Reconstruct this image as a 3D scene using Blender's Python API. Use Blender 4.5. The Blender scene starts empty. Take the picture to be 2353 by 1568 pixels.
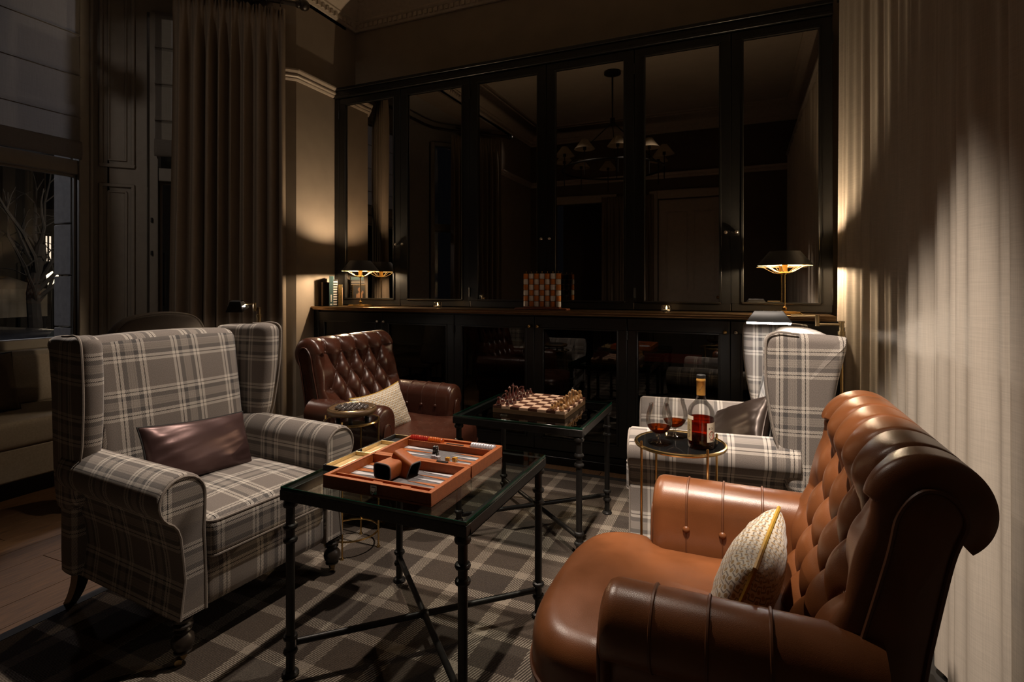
import bpy, bmesh, math, random
from mathutils import Vector, Matrix, Euler

random.seed(7)
S = bpy.context.scene
COL = S.collection
PI = math.pi
R = math.radians

# ------------------------------------------------------------------ camera, world, exposure, room lights
cam_d = bpy.data.cameras.new('camera')
cam = bpy.data.objects.new('camera', cam_d); COL.objects.link(cam)
cam.location = (0, 0, 1.22)
cam.rotation_euler = (R(90), 0, R(23.08))
cam_d.sensor_width = 36.0
cam_d.lens = 1243.0 / 2353.0 * 36.0
cam_d.shift_y = -127.0 / 2353.0
cam_d.clip_start = 0.02
S.camera = cam
S.view_settings.view_transform = 'Standard'
S.view_settings.look = 'None'
S.view_settings.gamma = 1.0
S.view_settings.use_curve_mapping = False
S.view_settings.exposure = 0.0
S.cycles.max_bounces = 8
S.cycles.diffuse_bounces = 2
S.cycles.transparent_max_bounces = 24
S.cycles.caustics_reflective = False
S.cycles.caustics_refractive = False
S.cycles.sample_clamp_indirect = 3.0
S.cycles.use_denoising = True

W = bpy.data.worlds.new('night'); S.world = W; W.use_nodes = True
bgn = W.node_tree.nodes['Background']
bgn.inputs[0].default_value = (0.10, 0.10, 0.13, 1); bgn.inputs[1].default_value = 0.03

def spot(loc, target, watts, angle, blend=0.5, color=(1.0, 0.84, 0.70), radius=0.03):
    d = bpy.data.lights.new('spot_light', 'SPOT'); d.energy = watts; d.spot_size = R(angle); d.spot_blend = blend
    d.color = color; d.shadow_soft_size = radius
    o = bpy.data.objects.new('spot_light', d); COL.objects.link(o); o.location = loc
    o.rotation_euler = (Vector(target) - Vector(loc)).to_track_quat('-Z', 'Y').to_euler()
    return o
def point(loc, watts, color, radius=0.05):
    d = bpy.data.lights.new('lamp_light', 'POINT'); d.energy = watts; d.color = color; d.shadow_soft_size = radius
    o = bpy.data.objects.new('lamp_light', d); COL.objects.link(o); o.location = loc
    return o
# recessed ceiling downlights of the room, and an unseen fill spot added last
spot((-2.35, 2.65, 3.70), (-1.35, 1.75, 0.3), 260, 62, 0.7)
spot((-0.38, 2.08, 3.70), (-1.38, 1.70, 0.4), 310, 54, 0.75)
spot((-0.28, 0.72, 3.70), (0.05, 2.06, 0.80), 860, 29, 0.5)
spot((-2.60, -0.80, 3.70), (-3.4, 2.6, 2.1), 42, 48, 0.9)  # unseen fill spot, added to lift the dark bay curtain
LED_POWER = 620.0     # emission of the reading lamps' tubes
BULB_POWER = 3600.0    # emission of the small bulbs in the table lamps
# street lighting outside the bay, with an added spot for the pier
point((-8.6, 5.6, 2.6), 150, (1.0, 0.80, 0.6), 0.1)
spot((-7.8, 0.2, 3.2), (-4.86, 2.6, 1.5), 80, 26, 0.5, (0.95, 0.90, 0.95), 0.1)  # added spot, aimed to brighten the stone pier's visible face
point((-6.6, 3.1, 2.6), 60, (0.9, 0.85, 0.95), 0.1)

# ------------------------------------------------------------------ materials
def nt(name):
    m = bpy.data.materials.new(name); m.use_nodes = True
    n = m.node_tree; b = n.nodes['Principled BSDF']
    return m, n, b
def N(n, t, **kw):
    x = n.nodes.new(t)
    for k, v in kw.items(): setattr(x, k, v)
    return x
def ramp(n, stops, interp='LINEAR'):
    r = N(n, 'ShaderNodeValToRGB'); cr = r.color_ramp; cr.interpolation = interp
    while len(cr.elements) < len(stops): cr.elements.new(0.5)
    for e, (p, c) in zip(cr.elements, stops):
        e.position = p; e.color = (c[0], c[1], c[2], 1) if not isinstance(c, float) else (c, c, c, 1)
    return r
def math_(n, op, a, b=None, c=None):
    x = N(n, 'ShaderNodeMath', operation=op)
    for i, v in enumerate((a, b, c)):
        if v is None: continue
        if isinstance(v, (int, float)): x.inputs[i].default_value = v
        else: n.links.new(v, x.inputs[i])
    return x.outputs[0]
def mat(name, col, rough=0.5, metal=0.0, var=0.12, scale=40.0, bump=0.0, bscale=None, spec=None, coat=0.0, stretch=None, sheen=0.0):
    m, n, b = nt(name)
    tc = N(n, 'ShaderNodeTexCoord'); mp = N(n, 'ShaderNodeMapping')
    n.links.new(tc.outputs['Object'], mp.inputs[0])
    if stretch: mp.inputs['Scale'].default_value = stretch
    nz = N(n, 'ShaderNodeTexNoise'); nz.inputs['Scale'].default_value = scale; nz.inputs['Detail'].default_value = 4
    n.links.new(mp.outputs[0], nz.inputs['Vector'])
    lo = [c * (1 - var) for c in col]; hi = [min(1, c * (1 + var)) for c in col]
    r = ramp(n, [(0.3, lo), (0.7, hi)]); n.links.new(nz.outputs['Fac'], r.inputs[0])
    n.links.new(r.outputs[0], b.inputs['Base Color'])
    b.inputs['Roughness'].default_value = rough; b.inputs['Metallic'].default_value = metal
    if spec is not None: b.inputs['Specular IOR Level'].default_value = spec
    if coat: b.inputs['Coat Weight'].default_value = coat; b.inputs['Coat Roughness'].default_value = 0.1
    if sheen: b.inputs['Sheen Weight'].default_value = sheen
    if bump:
        n2 = N(n, 'ShaderNodeTexNoise'); n2.inputs['Scale'].default_value = bscale or scale * 4; n2.inputs['Detail'].default_value = 3
        n.links.new(mp.outputs[0], n2.inputs['Vector'])
        bp = N(n, 'ShaderNodeBump'); bp.inputs['Strength'].default_value = bump; bp.inputs['Distance'].default_value = 0.003
        n.links.new(n2.outputs['Fac'], bp.inputs['Height']); n.links.new(bp.outputs[0], b.inputs['Normal'])
    return m
def emit(name, col, strength):
    m, n, b = nt(name)
    b.inputs['Base Color'].default_value = (*col, 1)
    b.inputs['Emission Color'].default_value = (*col, 1); b.inputs['Emission Strength'].default_value = strength
    return m
def glass(name, tint=(1, 1, 1), ior=1.5, rough=0.0, k_=1.0):
    """thin clear glass: fresnel mix of a clear and a mirror lobe"""
    m, n, b = nt(name); n.nodes.remove(b)
    out = n.nodes['Material Output']
    tr = N(n, 'ShaderNodeBsdfTransparent'); tr.inputs[0].default_value = (*tint, 1)
    gl = N(n, 'ShaderNodeBsdfGlossy'); gl.inputs['Roughness'].default_value = rough; gl.inputs[0].default_value = (0.95, 0.95, 0.95, 1)
    fr = N(n, 'ShaderNodeFresnel'); fr.inputs[0].default_value = ior
    nz = N(n, 'ShaderNodeTexNoise'); nz.inputs['Scale'].default_value = 3.0
    k = math_(n, 'MULTIPLY_ADD', nz.outputs['Fac'], 0.01, 0.0)
    mx = N(n, 'ShaderNodeMixShader'); n.links.new(math_(n, 'ADD', math_(n, 'MULTIPLY', fr.outputs[0], k_), k), mx.inputs[0])
    n.links.new(tr.outputs[0], mx.inputs[1]); n.links.new(gl.outputs[0], mx.inputs[2]); n.links.new(mx.outputs[0], out.inputs[0])
    return m
def plaid(name):
    m, n, b = nt(name)
    uv = N(n, 'ShaderNodeUVMap'); sp = N(n, 'ShaderNodeSeparateXYZ'); n.links.new(uv.outputs[0], sp.inputs[0])
    T, C, D, L, K, F = (.205, .178, .160), (.60, .55, .49), (.100, .094, .092), (.33, .295, .262), (.014, .013, .014), (.21, .185, .165)
    per = 217.0
    st = [(0, C), (11, K), (14, C), (25, D), (41, L), (48, F), (49.5, L), (56, F), (57.5, L), (64, F), (65.5, L), (72, D), (88, C), (99, K), (102, C), (113, T)]
    st = [(p / per, c) for p, c in st]
    def stripes(sock, off):
        f = math_(n, 'FRACT', math_(n, 'ADD', math_(n, 'MULTIPLY', sock, 1000.0 / per), off))
        r = ramp(n, st, 'CONSTANT'); n.links.new(f, r.inputs[0]); return r.outputs[0]
    a = stripes(sp.outputs[0], 0.15); c = stripes(sp.outputs[1], 0.62)
    dg = math_(n, 'FRACT', math_(n, 'MULTIPLY', math_(n, 'ADD', sp.outputs[0], sp.outputs[1]), 1 / 0.0052))
    tw = math_(n, 'GREATER_THAN', dg, 0.5)
    mx = N(n, 'ShaderNodeMix', data_type='RGBA'); n.links.new(tw, mx.inputs[0]); n.links.new(a, mx.inputs[6]); n.links.new(c, mx.inputs[7])
    nz = N(n, 'ShaderNodeTexNoise'); nz.inputs['Scale'].default_value = 350; nz.inputs['Detail'].default_value = 2
    n.links.new(uv.outputs[0], nz.inputs['Vector'])
    r2 = ramp(n, [(0.3, 0.78), (0.7, 1.18)]); n.links.new(nz.outputs['Fac'], r2.inputs[0])
    m2 = N(n, 'ShaderNodeMix', data_type='RGBA', blend_type='MULTIPLY'); m2.inputs[0].default_value = 1.0
    n.links.new(mx.outputs[2], m2.inputs[6]); n.links.new(r2.outputs[0], m2.inputs[7])
    n.links.new(m2.outputs[2], b.inputs['Base Color'])
    b.inputs['Roughness'].default_value = 0.95; b.inputs['Specular IOR Level'].default_value = 0.1; b.inputs['Sheen Weight'].default_value = 0.15
    bp = N(n, 'ShaderNodeBump'); bp.inputs['Strength'].default_value = 0.25; bp.inputs['Distance'].default_value = 0.002
    n.links.new(dg, bp.inputs['Height']); n.links.new(bp.outputs[0], b.inputs['Normal'])
    return m
def rug_mat():
    m, n, b = nt('rug_wool')
    tc = N(n, 'ShaderNodeTexCoord'); sp = N(n, 'ShaderNodeSeparateXYZ'); n.links.new(tc.outputs['Object'], sp.inputs[0])
    x, y = sp.outputs[0], sp.outputs[1]
    def band(sock, o, per, hw):
        u = math_(n, 'MULTIPLY', math_(n, 'SUBTRACT', sock, o), 1 / per)
        f = math_(n, 'ABSOLUTE', math_(n, 'SUBTRACT', math_(n, 'FRACT', math_(n, 'ADD', u, 0.5)), 0.5))
        par = math_(n, 'GREATER_THAN', math_(n, 'FRACT', math_(n, 'MULTIPLY', math_(n, 'FLOOR', u), 0.5)), 0.25)
        return math_(n, 'LESS_THAN', f, hw), par
    sx, px = band(x, -1.283, 0.219, 0.118); sy, py = band(y, 1.313, 0.194, 0.122)
    B1, B2, L = (.088, .069, .055, 1), (.072, .059, .050, 1), (.30, .255, .205, 1)
    def yarn(s, p):
        q = N(n, 'ShaderNodeMix', data_type='RGBA'); q.inputs[6].default_value = B1; q.inputs[7].default_value = B2; n.links.new(p, q.inputs[0])
        w = N(n, 'ShaderNodeMix', data_type='RGBA'); w.inputs[7].default_value = L; n.links.new(q.outputs[2], w.inputs[6]); n.links.new(s, w.inputs[0])
        return w.outputs[2]
    dg = math_(n, 'FRACT', math_(n, 'MULTIPLY', math_(n, 'ADD', x, math_(n, 'MULTIPLY', y, -0.35)), 1 / 0.0092))
    tw = math_(n, 'GREATER_THAN', dg, 0.5)
    mx = N(n, 'ShaderNodeMix', data_type='RGBA'); n.links.new(tw, mx.inputs[0]); n.links.new(yarn(sx, px), mx.inputs[6]); n.links.new(yarn(sy, py), mx.inputs[7])
    nz = N(n, 'ShaderNodeTexNoise'); nz.inputs['Scale'].default_value = 260; n.links.new(tc.outputs['Object'], nz.inputs['Vector'])
    r2 = ramp(n, [(0.3, 0.6), (0.7, 1.3)]); n.links.new(nz.outputs['Fac'], r2.inputs[0])
    m2 = N(n, 'ShaderNodeMix', data_type='RGBA', blend_type='MULTIPLY'); m2.inputs[0].default_value = 1.0
    n.links.new(mx.outputs[2], m2.inputs[6]); n.links.new(r2.outputs[0], m2.inputs[7]); n.links.new(m2.outputs[2], b.inputs['Base Color'])
    b.inputs['Roughness'].default_value = 1.0; b.inputs['Specular IOR Level'].default_value = 0.05
    tri = math_(n, 'ABSOLUTE', math_(n, 'SUBTRACT', dg, 0.5))
    bp = N(n, 'ShaderNodeBump'); bp.inputs['Strength'].default_value = 0.7; bp.inputs['Distance'].default_value = 0.006
    n.links.new(tri, bp.inputs['Height']); n.links.new(bp.outputs[0], b.inputs['Normal'])
    return m
def leather(name, col, rough=0.36):
    m, n, b = nt(name)
    tc = N(n, 'ShaderNodeTexCoord')
    vo = N(n, 'ShaderNodeTexVoronoi'); vo.inputs['Scale'].default_value = 620; n.links.new(tc.outputs['Object'], vo.inputs['Vector'])
    nz = N(n, 'ShaderNodeTexNoise'); nz.inputs['Scale'].default_value = 9; nz.inputs['Detail'].default_value = 5; n.links.new(tc.outputs['Object'], nz.inputs['Vector'])
    r = ramp(n, [(0.25, [c * .72 for c in col]), (0.75, [c * 1.18 for c in col])]); n.links.new(nz.outputs['Fac'], r.inputs[0])
    n.links.new(r.outputs[0], b.inputs['Base Color'])
    rr = ramp(n, [(0.2, rough - .05), (0.8, rough + .08)]); n.links.new(nz.outputs['Fac'], rr.inputs[0]); n.links.new(rr.outputs[0], b.inputs['Roughness'])
    b.inputs['Specular IOR Level'].default_value = 0.55
    bp = N(n, 'ShaderNodeBump'); bp.inputs['Strength'].default_value = 0.20; bp.inputs['Distance'].default_value = 0.0007
    n.links.new(vo.outputs['Distance'], bp.inputs['Height']); n.links.new(bp.outputs[0], b.inputs['Normal'])
    return m
def linen(name, col, trans=0.25, sx=60.0, sz=4.0):
    m, n, b = nt(name)
    tc = N(n, 'ShaderNodeTexCoord')
    def str_noise(sc):
        mp = N(n, 'ShaderNodeMapping'); mp.inputs['Scale'].default_value = sc; n.links.new(tc.outputs['Object'], mp.inputs[0])
        z = N(n, 'ShaderNodeTexNoise'); z.inputs['Scale'].default_value = 6; z.inputs['Detail'].default_value = 3; n.links.new(mp.outputs[0], z.inputs['Vector']); return z.outputs['Fac']
    a = math_(n, 'ADD', str_noise((sx, sx, 1.5)), str_noise((2, 2, sx)))
    r = ramp(n, [(0.35, [c * .86 for c in col]), (0.75, [min(1, c * 1.08) for c in col])]); n.links.new(math_(n, 'MULTIPLY', a, 0.5), r.inputs[0])
    n.links.new(r.outputs[0], b.inputs['Base Color']); b.inputs['Roughness'].default_value = 0.9; b.inputs['Specular IOR Level'].default_value = 0.1
    if trans:
        t = N(n, 'ShaderNodeBsdfTranslucent'); n.links.new(r.outputs[0], t.inputs[0])
        mx = N(n, 'ShaderNodeMixShader'); mx.inputs[0].default_value = trans
        n.links.new(b.outputs[0], mx.inputs[1]); n.links.new(t.outputs[0], mx.inputs[2]); n.links.new(mx.outputs[0], n.nodes['Material Output'].inputs[0])
    return m
def geo_fabric():
    """cream woven cushion with taupe zigzag lines and ochre dots"""
    m, n, b = nt('geometric_weave')
    uv = N(n, 'ShaderNodeUVMap'); sp = N(n, 'ShaderNodeSeparateXYZ'); n.links.new(uv.outputs[0], sp.inputs[0])
    P_ = 1 / 0.027
    u = math_(n, 'MULTIPLY', sp.outputs[0], P_); v0 = math_(n, 'MULTIPLY', sp.outputs[1], P_ * 1.15)
    # square wave shifts the horizontal lines up and down
    sq = math_(n, 'MULTIPLY', math_(n, 'GREATER_THAN', math_(n, 'FRACT', u), 0.5), 0.5)
    v = math_(n, 'ADD', v0, sq)
    fv = math_(n, 'ABSOLUTE', math_(n, 'SUBTRACT', math_(n, 'FRACT', v), 0.5))
    line = math_(n, 'GREATER_THAN', fv, 0.43)
    fu = math_(n, 'ABSOLUTE', math_(n, 'SUBTRACT', math_(n, 'FRACT', math_(n, 'MULTIPLY', u, 2.0)), 0.5))
    edge = math_(n, 'MULTIPLY', math_(n, 'GREATER_THAN', fu, 0.42), math_(n, 'GREATER_THAN', math_(n, 'FRACT', math_(n, 'MULTIPLY', v0, 1.0)), 0.5))
    ln = math_(n, 'MAXIMUM', line, edge)
    du = math_(n, 'SUBTRACT', math_(n, 'FRACT', math_(n, 'MULTIPLY', u, 2.0)), 0.5)
    dv = math_(n, 'SUBTRACT', math_(n, 'FRACT', v), 0.5)
    dist = math_(n, 'ADD', math_(n, 'MULTIPLY', math_(n, 'MULTIPLY', du, du), 0.5), math_(n, 'MULTIPLY', dv, dv))
    dot = math_(n, 'LESS_THAN', dist, 0.050)
    a = N(n, 'ShaderNodeMix', data_type='RGBA'); a.inputs[6].default_value = (.62, .56, .46, 1); a.inputs[7].default_value = (.22, .185, .15, 1); n.links.new(ln, a.inputs[0])
    c = N(n, 'ShaderNodeMix', data_type='RGBA'); c.inputs[7].default_value = (.34, .22, .09, 1); n.links.new(a.outputs[2], c.inputs[6]); n.links.new(dot, c.inputs[0])
    n.links.new(c.outputs[2], b.inputs['Base Color']); b.inputs['Roughness'].default_value = 0.6; b.inputs['Sheen Weight'].default_value = 0.3
    return m
def marble_glint(): return mat('marble_glass', (.22, .19, .18), 0.07, 0.75, .3, 60, coat=1.0)

M = dict(
    plaid=plaid('tartan_wool'), rug=rug_mat(),
    tan=leather('tan_leather', (.175, .060, .020), .33), chest=leather('dimmed_chestnut_leather', (.058, .019, .011), 0.26),  # chestnut is the far chair's leather, darkened to carry its dimmer light
    wall=mat('taupe_paint', (.27, .215, .165), .85, var=.06, scale=8, bump=.05, bscale=120), frieze=mat('frieze_paint', (.20, .155, .11), .9, var=.05, scale=8),
    ceil=mat('ceiling_paint', (.50, .44, .36), .9, var=.04, scale=6), plaster=mat('plaster', (.55, .47, .38), .8, var=.08, scale=30, bump=.1),
    trim=mat('cream_trim_paint', (.52, .44, .36), .45, var=.05, scale=20), wintrim=mat('window_paint', (.30, .27, .235), .5, var=.05, scale=20),
    black=mat('black_cabinet_paint', (.0055, .0053, .0048), .36, var=.15, scale=20, spec=.5),
    mirror=mat('smoked_mirror', (.46, .42, .38), .015, 1.0, var=.05, scale=3), darkin=mat('cabinet_lining', (.008, .007, .006), .8),
    iron=mat('black_iron', (.016, .0145, .0135), .42, .35, .3, 60, bump=.15, bscale=200), brass=mat('brass', (.62, .42, .17), .22, 1.0, .12, 30),
    abrass=mat('antique_brass', (.36, .26, .13), .30, 1.0, .15, 30), bronze=mat('bronze_edge', (.34, .22, .12), .28, 1.0, .25, 25, stretch=(1, 8, 8)),
    wood=mat('dark_walnut', (.022, .016, .012), .35, 0, .3, 30), oak=mat('worn_oak', (.105, .050, .018), .65, 0, .35, 14, bump=.12, bscale=60, stretch=(9, 0.7, 9)),
    woodbd=mat('walnut_board', (.115, .066, .030), .4, 0, .25, 30, stretch=(1, 10, 10)),
    maple=mat('maple_square', (.56, .38, .265), .35, 0, .1, 30), rosew=mat('rosewood_square', (.075, .030, .019), .3, 0, .2, 30),
    piecel=mat('boxwood_piece', (.33, .17, .060), .18, 0, .2, 40, coat=.8), pieced=mat('rosewood_piece', (.060, .014, .010), .14, 0, .2, 40, coat=1.0),
    chrome=mat('chrome', (.75, .75, .75), .08, 1.0, .05, 20),
    rearwall=mat('rear_wall_darkened', (.13, .10, .075), .9, var=.06, scale=8), gl=glass('table_glass', (.78, .84, .81), 1.52), gledge=mat('green_glass_edge', (.002, .034, .018), .12, 0, .3, 8, spec=.8),  # rear wall colour darkened to cut the light bounced back into the room
    pane=glass('window_glass', (.93, .95, .95), 1.5), cabgl=glass('cabinet_glass', (.55, .52, .48), 1.5), clear=glass('clear_glass', (.97, .97, .96), 1.45, 0.0, .75),
    blackgl=mat('black_glass', (.006, .006, .006), .03, 0, .1, 10, spec=.7), cognac=glass('cognac', (.62, .22, .04), 1.33, 0.0, .5), cognacd=glass('cognac_deep', (.50, .085, .022), 1.33, 0.0, .5),
    orange=mat('orange_leather', (.36, .092, .016), .55, 0, .12, 90, bump=.2, bscale=500), felt=mat('grey_felt', (.15, .14, .145), .9, 0, .12, 120),
    ptw=mat('white_point', (.58, .55, .56), .7, 0, .06, 60), pto=mat('orange_point', (.42, .12, .025), .7, 0, .1, 60),
    satin=mat('mauve_satin', (.085, .048, .046), .36, .55, .12, 6), satinb=mat('brown_satin', (.040, .027, .021), .36, .4, .12, 6),
    geo=geo_fabric(), ochre=mat('ochre_piping', (.42, .25, .03), .5), pipe=mat('taupe_piping', (.26, .225, .195), .9, var=.2, scale=300),
    dpipe=mat('dark_piping', (.012, .011, .011), .7), tanpipe=mat('tan_piping', (.13, .048, .020), .4), chpipe=mat('dimmed_chestnut_piping', (.06, .022, .013), .35),  # far chair's piping darkened for dim light along with its leather
    sheer=linen('sheer_linen', (.64, .57, .485), .22), drape=linen('taupe_drape', (.26, .205, .155), 0.0, 120),
    blind=linen('linen_blind', (.34, .31, .285), .4), bench=mat('cream_bench_cloth', (.33, .285, .24), .9, 0, .1, 90), benchb=mat('bench_cushion_cloth', (.13, .10, .075), .9, 0, .1, 90),
    shade=mat('black_shade', (.006, .0055, .005), .5, 0), gold=mat('gold_lining', (.85, .66, .36), .35, .6), dark=mat('soft_black', (.008, .008, .008), .6),
    bulb=emit('lamp_bulb', (1.0, .74, .47), BULB_POWER), led=emit('reading_tube', (1.0, .92, .84), LED_POWER), led2=emit('far_reading_tube', (1.0, .87, .73), 850), sleeve=mat('amber_sleeve', (.80, .48, .12), .35, .2),
    flame=emit('candle_flame', (1.0, .55, .2), 25), red=mat('red_resin', (.36, .020, .012), .12, 0, .2, 60, coat=.8), white=mat('pearl_resin', (.56, .54, .58), .18, 0, .1, 60, coat=.5),
    amber=mat('amber_resin', (.62, .30, .015), .15, 0, .15, 60, coat=.5), redor=mat('amber_red_resin', (.50, .09, .012), .14, 0, .2, 60, coat=.8),
    label=mat('cream_label', (.66, .59, .46), .6, 0, .06, 60), glabel=mat('gilt_label', (.36, .26, .12), .5, 0, .3, 40), ink=mat('label_ink', (.05, .035, .03), .7), redink=mat('red_ink', (.48, .10, .09), .7),
    capsule=mat('gold_capsule', (.58, .30, .065), .38, .45, .06, 40), teal=mat('teal_cloth', (.026, .060, .062), .7), bw_w=mat('paper_white', (.62, .58, .52), .7), skin=mat('pale_print', (.50, .29, .17), .8, 0, .15, 40),
    gilt=mat('gilt_spine', (.10, .065, .020), .4, .4, .5, 90), tile_o=mat('orange_bead', (.62, .20, .03), .5, 0, .15, 60), tile_w=mat('white_bead', (.78, .73, .68), .45, 0, .06, 60),
    redwood=mat('mahogany', (.17, .050, .022), .45, 0, .2, 30), shadec=linen('chandelier_shade', (.42, .35, .25), .4), stone=mat('stone', (.40, .38, .38), .9, 0, .12, 20, bump=.2),
    brick=mat('facade_render', (.055, .048, .042), .9, 0, .2, 1.5), asphalt=mat('asphalt', (.03, .03, .032), .8, 0, .3, 3), bark=mat('bark', (.009, .007, .006), .95, 0, .4, 12, bump=.6, bscale=30),
    leaf=mat('night_foliage', (.022, .028, .016), .9, 0, .5, 8), litwin=emit('lit_window', (1.0, .78, .58), 1.3), lantern=emit('lantern_glow', (1.0, .78, .52), 2.5), canvas=mat('canvas', (.42, .36, .28), .9, 0, .1, 3),
    carp=mat('car_paint', (.012, .012, .014), .25, 0, .1, 3, coat=.5), marble=marble_glint(), tub=mat('taupe_upholstery', (.085, .064, .046), .95, 0, .12, 200), silver=mat('nickel', (.5, .48, .45), .25, 1.0))

# ------------------------------------------------------------------ mesh helpers
class G:
    """collects vertices, faces and per-corner uvs, then links as ONE mesh object"""
    def __init__(s): s.v = []; s.f = []; s.uv = []
    def add(s, vs, fs, uvs=None):
        o = len(s.v); s.v += [tuple(p) for p in vs]
        for i, f in enumerate(fs):
            s.f.append([o + k for k in f]); s.uv.append(uvs[i] if uvs else None)
        return s
    def box(s, x0, x1, y0, y1, z0, z1):
        return s.add([(x0,y0,z0),(x1,y0,z0),(x1,y1,z0),(x0,y1,z0),(x0,y0,z1),(x1,y0,z1),(x1,y1,z1),(x0,y1,z1)],
                     [(3,2,1,0),(4,5,6,7),(0,1,5,4),(1,2,6,5),(2,3,7,6),(3,0,4,7)])
    def obox(s, c, ax, ay, az, hx, hy, hz):
        c = Vector(c); ax, ay, az = Vector(ax), Vector(ay), Vector(az)
        vs = [c + ax*i*hx + ay*j*hy + az*k*hz for k in (-1,1) for i,j in ((-1,-1),(1,-1),(1,1),(-1,1))]
        return s.add(vs, [(3,2,1,0),(4,5,6,7),(0,1,5,4),(1,2,6,5),(2,3,7,6),(3,0,4,7)])
    def grid(s, fn, nu, nv, cu=False, cv=False, flip=False, uo=0.0, vo=0.0):
        P = [[Vector(fn(i/nu, j/nv)) for j in range(nv+1)] for i in range(nu+1)]
        mj, mi = nv//2, nu//2
        U = [0.0]
        for i in range(nu): U.append(U[-1] + (P[i+1][mj]-P[i][mj]).length)
        V = [0.0]
        for j in range(nv): V.append(V[-1] + (P[mi][j+1]-P[mi][j]).length)
        NU, NV = (nu if cu else nu+1), (nv if cv else nv+1)
        ix = lambda i, j: (i % NU)*NV + (j % NV)
        vs = [P[i][j] for i in range(NU) for j in range(NV)]; fs = []; uv = []
        for i in range(nu):
            for j in range(nv):
                q = [(i,j),(i+1,j),(i+1,j+1),(i,j+1)]
                if flip: q.reverse()
                fs.append([ix(a,b) for a,b in q]); uv.append([(U[a]+uo, V[b]+vo) for a,b in q])
        return s.add(vs, fs, uv)
    def lathe(s, prof, n=24, c=(0,0,0)):
        return s.grid(lambda u, v: (c[0]+_pr(prof,v)[0]*math.cos(u*2*PI), c[1]+_pr(prof,v)[0]*math.sin(u*2*PI), c[2]+_pr(prof,v)[1]), n, len(prof)-1, cu=True)
    def tube(s, pts, r, n=8, closed=False, cap=True):
        pts = [Vector(p) for p in pts]; m = len(pts)
        tan = []
        for i in range(m):
            a = pts[(i-1) % m] if (closed or i) else pts[i]; b = pts[(i+1) % m] if (closed or i < m-1) else pts[i]
            t = (b-a); tan.append(t.normalized() if t.length > 1e-9 else Vector((0,0,1)))
        up = Vector((0,0,1)) if abs(tan[0].z) < .9 else Vector((1,0,0))
        nrm = (up - tan[0]*up.dot(tan[0])).normalized(); vs = []
        for i in range(m):
            nrm = (nrm - tan[i]*nrm.dot(tan[i]))
            nrm = nrm.normalized() if nrm.length > 1e-6 else tan[i].orthogonal().normalized()
            bi = tan[i].cross(nrm); rr = r(i/(m-1)) if callable(r) else r
            vs += [pts[i] + (nrm*math.cos(2*PI*k/n) + bi*math.sin(2*PI*k/n))*rr for k in range(n)]
        fs = []
        for i in range(m if closed else m-1):
            for k in range(n):
                fs.append((i*n+k, i*n+(k+1)%n, ((i+1)%m)*n+(k+1)%n, ((i+1)%m)*n+k))
        if cap and not closed: fs += [tuple(range(n-1,-1,-1)), tuple((m-1)*n+k for k in range(n))]
        return s.add(vs, fs)
    def torus(s, c, R_, r, n=28, k=8):
        return s.tube([(c[0]+R_*math.cos(2*PI*i/n), c[1]+R_*math.sin(2*PI*i/n), c[2]) for i in range(n)], r, k, closed=True)
    def sphere(s, c, r, n=12, sc=(1,1,1)):
        return s.lathe_at([(max(1e-5, r*math.sin(PI*i/n))*1.0, -r*math.cos(PI*i/n)) for i in range(n+1)], c, n*2, sc)
    def lathe_at(s, prof, c, n, sc=(1,1,1)):
        return s.grid(lambda u, v: (c[0]+sc[0]*_pr(prof,v)[0]*math.cos(u*2*PI), c[1]+sc[1]*_pr(prof,v)[0]*math.sin(u*2*PI), c[2]+sc[2]*_pr(prof,v)[1]), n, len(prof)-1, cu=True)
    def rbox(s, x0, x1, y0, y1, z0, z1, r, n=8, fn=None, bulge=0.0):
        """rounded block; fn deforms each point, bulge swells the top"""
        c0, c1 = Vector((x0,y0,z0)), Vector((x1,y1,z1))
        def pt(p):
            q = Vector([min(max(p[i], c0[i]+r), c1[i]-r) for i in range(3)]); d = Vector(p)-q
            w = q + d.normalized()*r if d.length > 1e-9 else Vector(p)
            if bulge:
                a = (w.x-c0.x)/(c1.x-c0.x)*2-1; b = (w.y-c0.y)/(c1.y-c0.y)*2-1
                w.z += bulge*(1-a*a)*(1-b*b)*((w.z-c0.z)/(c1.z-c0.z))
            return fn(w) if fn else w
        for ax in range(3):
            a, b = (ax+1) % 3, (ax+2) % 3
            for side in (0, 1):
                def f(u, v, ax=ax, a=a, b=b, side=side):
                    def sp(t, lo, hi):  # cluster samples in the rounded borders
                        k = r/(hi-lo)
                        if t < .25: return lo + (t/.25)*k*(hi-lo)
                        if t > .75: return hi - ((1-t)/.25)*k*(hi-lo)
                        return lo + (k + (t-.25)/.5*(1-2*k))*(hi-lo)
                    p = [0,0,0]; p[ax] = (c0,c1)[side][ax]; p[a] = sp(u, c0[a], c1[a]); p[b] = sp(v, c0[b], c1[b]); return pt(p)
                s.grid(f, n, n, flip=(side == 0), uo=(c0[a] if 0 else 0))
                s.uv[-n*n:] = [None]*(n*n)
        return s
    def plate(s, outline, t, r, fn, n=4, dome=0.0):
        """flat pad from a closed 2-d outline, thickness t, rim radius r; fn(a, b, h) places it"""
        m = len(outline); pts = [Vector((p[0], p[1])) for p in outline]
        area = sum(pts[i].x*pts[(i+1)%m].y - pts[(i+1)%m].x*pts[i].y for i in range(m))
        if area < 0: pts.reverse()
        nr = []
        for i in range(m):
            d = (pts[(i+1)%m]-pts[i-1]); nr.append(Vector((d.y, -d.x)).normalized())
        rings = []
        for k in range(n+1):
            a = PI*.5*k/n; rings.append((r*(1-math.sin(a)), -t/2 + r*(1-math.cos(a))))
        rings = rings + [(i, -h) for i, h in reversed(rings)]
        cen = sum(pts, Vector((0,0)))/m
        vs = []
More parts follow.
